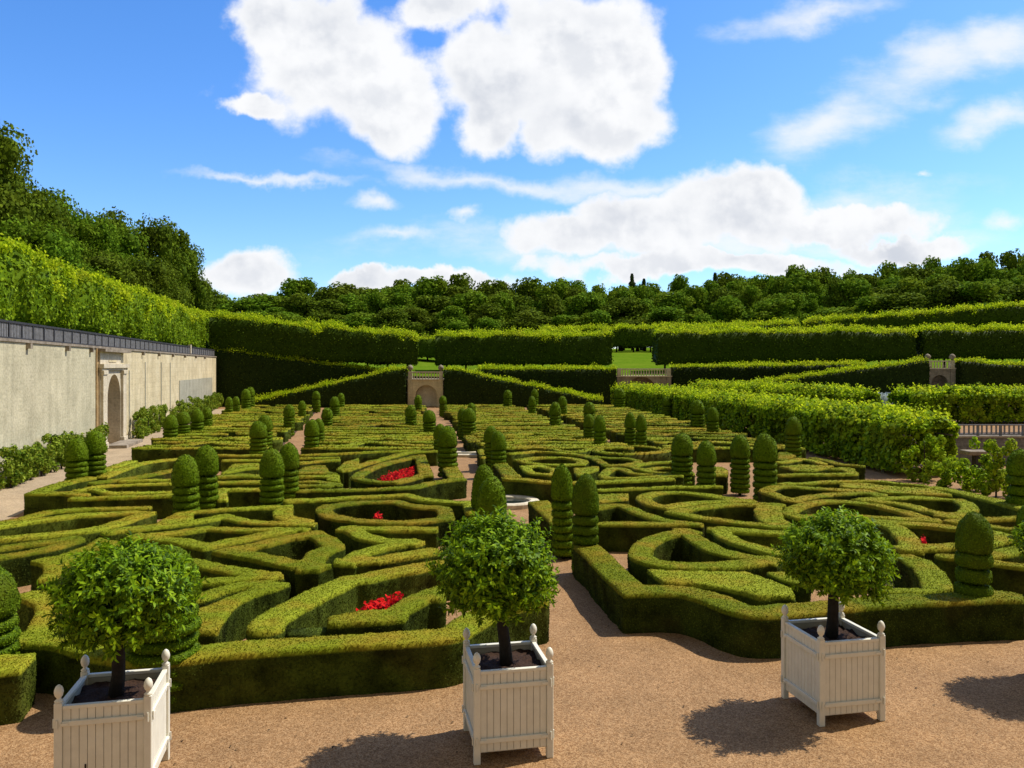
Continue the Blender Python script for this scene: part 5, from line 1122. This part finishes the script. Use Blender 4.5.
yy = math_('MAXIMUM', sx.outputs['Y'], 0.05)
U = math_('DIVIDE', sx.outputs['X'], yy); Vv = math_('DIVIDE', sx.outputs['Z'], yy)
uvn = N.new('ShaderNodeCombineXYZ'); L.new(U, uvn.inputs[0]); L.new(Vv, uvn.inputs[1])
# warp
nw = N.new('ShaderNodeTexNoise'); nw.inputs['Scale'].default_value = 5.5; nw.inputs['Detail'].default_value = 6; nw.inputs['Roughness'].default_value = 0.6; L.new(uvn.outputs[0], nw.inputs['Vector'])
ws = N.new('ShaderNodeVectorMath'); ws.operation = 'SUBTRACT'; L.new(nw.outputs['Color'], ws.inputs[0]); ws.inputs[1].default_value = (0.5, 0.5, 0.5)
wm = N.new('ShaderNodeVectorMath'); wm.operation = 'MULTIPLY_ADD'; L.new(ws.outputs[0], wm.inputs[0]); wm.inputs[1].default_value = (0.13, 0.11, 0); L.new(uvn.outputs[0], wm.inputs[2])
def blob(cx, cy, rx, ry, rot=0.0, src=None):
    s = N.new('ShaderNodeMapping'); s.vector_type = 'TEXTURE'; L.new(src or wm.outputs[0], s.inputs[0])
    s.inputs['Location'].default_value = ((cx-512)/F, (HOR-cy)/F, 0); s.inputs['Rotation'].default_value = (0, 0, rot); s.inputs['Scale'].default_value = (rx/F, ry/F, 1)
    l = N.new('ShaderNodeVectorMath'); l.operation = 'LENGTH'; L.new(s.outputs[0], l.inputs[0])
    return math_('SUBTRACT', 1.0, l.outputs['Value'])
def union(bl):
    r = bl[0]
    for b in bl[1:]: r = math_('SMOOTH_MAX', r, b, 0.12)
    return r
cum = [(325, 55, 100, 85), (385, 105, 62, 58), (270, 25, 60, 50), (262, 106, 34, 18), (440, 12, 55, 34), (500, 75, 82, 62), (570, 52, 105, 82), (620, 68, 58, 64), (590, 118, 82, 46), (490, 120, 45, 40),
       (725, 212, 105, 50), (845, 226, 105, 24), (590, 238, 95, 26), (640, 228, 90, 34), (760, 192, 50, 38), (700, 264, 200, 14), (900, 250, 90, 14), (250, 272, 70, 26), (370, 276, 60, 12), (440, 280, 90, 12)]
thin = [(835, 125, 95, 38, 0.35), (930, 75, 130, 42, 0.30), (1000, 50, 80, 34, 0.1), (815, 12, 110, 24, 0.1), (1000, 122, 90, 26, 0.25), (1010, 225, 30, 16, 0), (915, 182, 16, 8, 0), (490, 185, 230, 16, -0.1), (260, 184, 120, 9, -0.06), (372, 208, 34, 11, 0), (402, 240, 60, 12, 0), (640, 190, 160, 20, 0), (460, 222, 18, 9, 0), (700, 245, 400, 30, 0), (860, 222, 150, 48, 0.1), (560, 246, 150, 26, 0)]
fc = union([blob(*c) for c in cum]); ft_ = union([blob(*c) for c in thin])
nf = N.new('ShaderNodeTexNoise'); nf.inputs['Scale'].default_value = 10; nf.inputs['Detail'].default_value = 9; nf.inputs['Roughness'].default_value = 0.55; L.new(uvn.outputs[0], nf.inputs['Vector'])
ns = N.new('ShaderNodeTexNoise'); ns.inputs['Scale'].default_value = 9; ns.inputs['Detail'].default_value = 8; ns.inputs['Roughness'].default_value = 0.62
mpn = N.new('ShaderNodeMapping'); mpn.inputs['Scale'].default_value = (0.7, 1.8, 1); mpn.inputs['Rotation'].default_value = (0, 0, -0.25); L.new(uvn.outputs[0], mpn.inputs[0]); L.new(mpn.outputs[0], ns.inputs['Vector'])
def smooth(x, a, b, lo=0.0, hi=1.0):
    n = N.new('ShaderNodeMapRange'); n.interpolation_type = 'SMOOTHSTEP'; L.new(x, n.inputs[0]); n.inputs[1].default_value = a; n.inputs[2].default_value = b; n.inputs[3].default_value = lo; n.inputs[4].default_value = hi; return n.outputs[0]
dc = math_('MULTIPLY_ADD', math_('SUBTRACT', nf.outputs['Fac'], 0.5), 1.5, fc)
ac = smooth(dc, -0.04, 0.34)
dt = math_('MULTIPLY_ADD', math_('SUBTRACT', ns.outputs['Fac'], 0.5), 1.6, ft_)
at_ = smooth(dt, 0.0, 1.1, 0, 0.85)
alpha = math_('MAXIMUM', ac, at_)
# cloud tone: thick hearts and lower parts greyer
n3 = N.new('ShaderNodeTexNoise'); n3.inputs['Scale'].default_value = 8; n3.inputs['Detail'].default_value = 6; n3.inputs['Roughness'].default_value = 0.55
of = N.new('ShaderNodeVectorMath'); of.operation = 'ADD'; L.new(uvn.outputs[0], of.inputs[0]); of.inputs[1].default_value = (3.3, 1.7, 0); L.new(of.outputs[0], n3.inputs['Vector'])
nfo = N.new('ShaderNodeTexNoise'); nfo.inputs['Scale'].default_value = 10; nfo.inputs['Detail'].default_value = 5; nfo.inputs['Roughness'].default_value = 0.5
ofs = N.new('ShaderNodeVectorMath'); ofs.operation = 'ADD'; L.new(uvn.outputs[0], ofs.inputs[0]); ofs.inputs[1].default_value = (0.012, 0.020, 0); L.new(ofs.outputs[0], nfo.inputs['Vector'])
emb = smooth(math_('SUBTRACT', nfo.outputs['Fac'], nf.outputs['Fac']), -0.07, 0.13)
tone = math_('MULTIPLY', smooth(dc, 0.12, 0.6), math_('MULTIPLY_ADD', emb, 0.5, math_('MULTIPLY', smooth(n3.outputs['Fac'], 0.42, 0.66), 0.45)))
cc = N.new('ShaderNodeMix'); cc.data_type = 'RGBA'; L.new(tone, cc.inputs['Factor']); cc.inputs['A'].default_value = (9.8, 9.9, 10.1, 1); cc.inputs['B'].default_value = (6.3, 6.7, 7.5, 1)
hs = N.new('ShaderNodeHueSaturation'); hs.inputs['Saturation'].default_value = 1.28; hs.inputs['Value'].default_value = 1.6; L.new(skyn.outputs['Color'], hs.inputs['Color'])
front = smooth(sx.outputs['Y'], 0.05, 0.3)
# behind and overhead: unseen broken cloud, added as neutral fill light
nb2 = N.new('ShaderNodeTexNoise'); nb2.inputs['Scale'].default_value = 2.2; nb2.inputs['Detail'].default_value = 4; L.new(tc.outputs['Generated'], nb2.inputs['Vector'])
back = math_('MULTIPLY', math_('SUBTRACT', 1.0, front), smooth(nb2.outputs['Fac'], 0.28, 0.5, 0.3, 1.0))
am = math_('MULTIPLY', alpha, front)
mx = N.new('ShaderNodeMix'); mx.data_type = 'RGBA'; L.new(am, mx.inputs['Factor']); tint = N.new('ShaderNodeVectorMath'); tint.operation = 'MULTIPLY'; L.new(hs.outputs['Color'], tint.inputs[0]); tint.inputs[1].default_value = (0.98, 1.12, 1.38)
L.new(tint.outputs[0], mx.inputs['A']); L.new(cc.outputs['Result'], mx.inputs['B'])
mb2 = N.new('ShaderNodeMix'); mb2.data_type = 'RGBA'; L.new(back, mb2.inputs['Factor']); L.new(mx.outputs['Result'], mb2.inputs['A']); mb2.inputs['B'].default_value = (2.7, 2.6, 2.3, 1)
L.new(mb2.outputs['Result'], bg.inputs['Color']); L.new(bg.outputs[0], out.inputs['Surface'])
# ---------------------------------------------------------------- render settings
sc.render.engine = 'CYCLES'; sc.view_settings.view_transform = 'Standard'; sc.view_settings.look = 'None'; sc.view_settings.exposure = 0; sc.view_settings.gamma = 1
sc.render.resolution_x = 1024; sc.render.resolution_y = 768
sc.cycles.max_bounces = 4; sc.cycles.diffuse_bounces = 2; sc.cycles.glossy_bounces = 2; sc.cycles.transmission_bounces = 2; sc.cycles.use_denoising = True
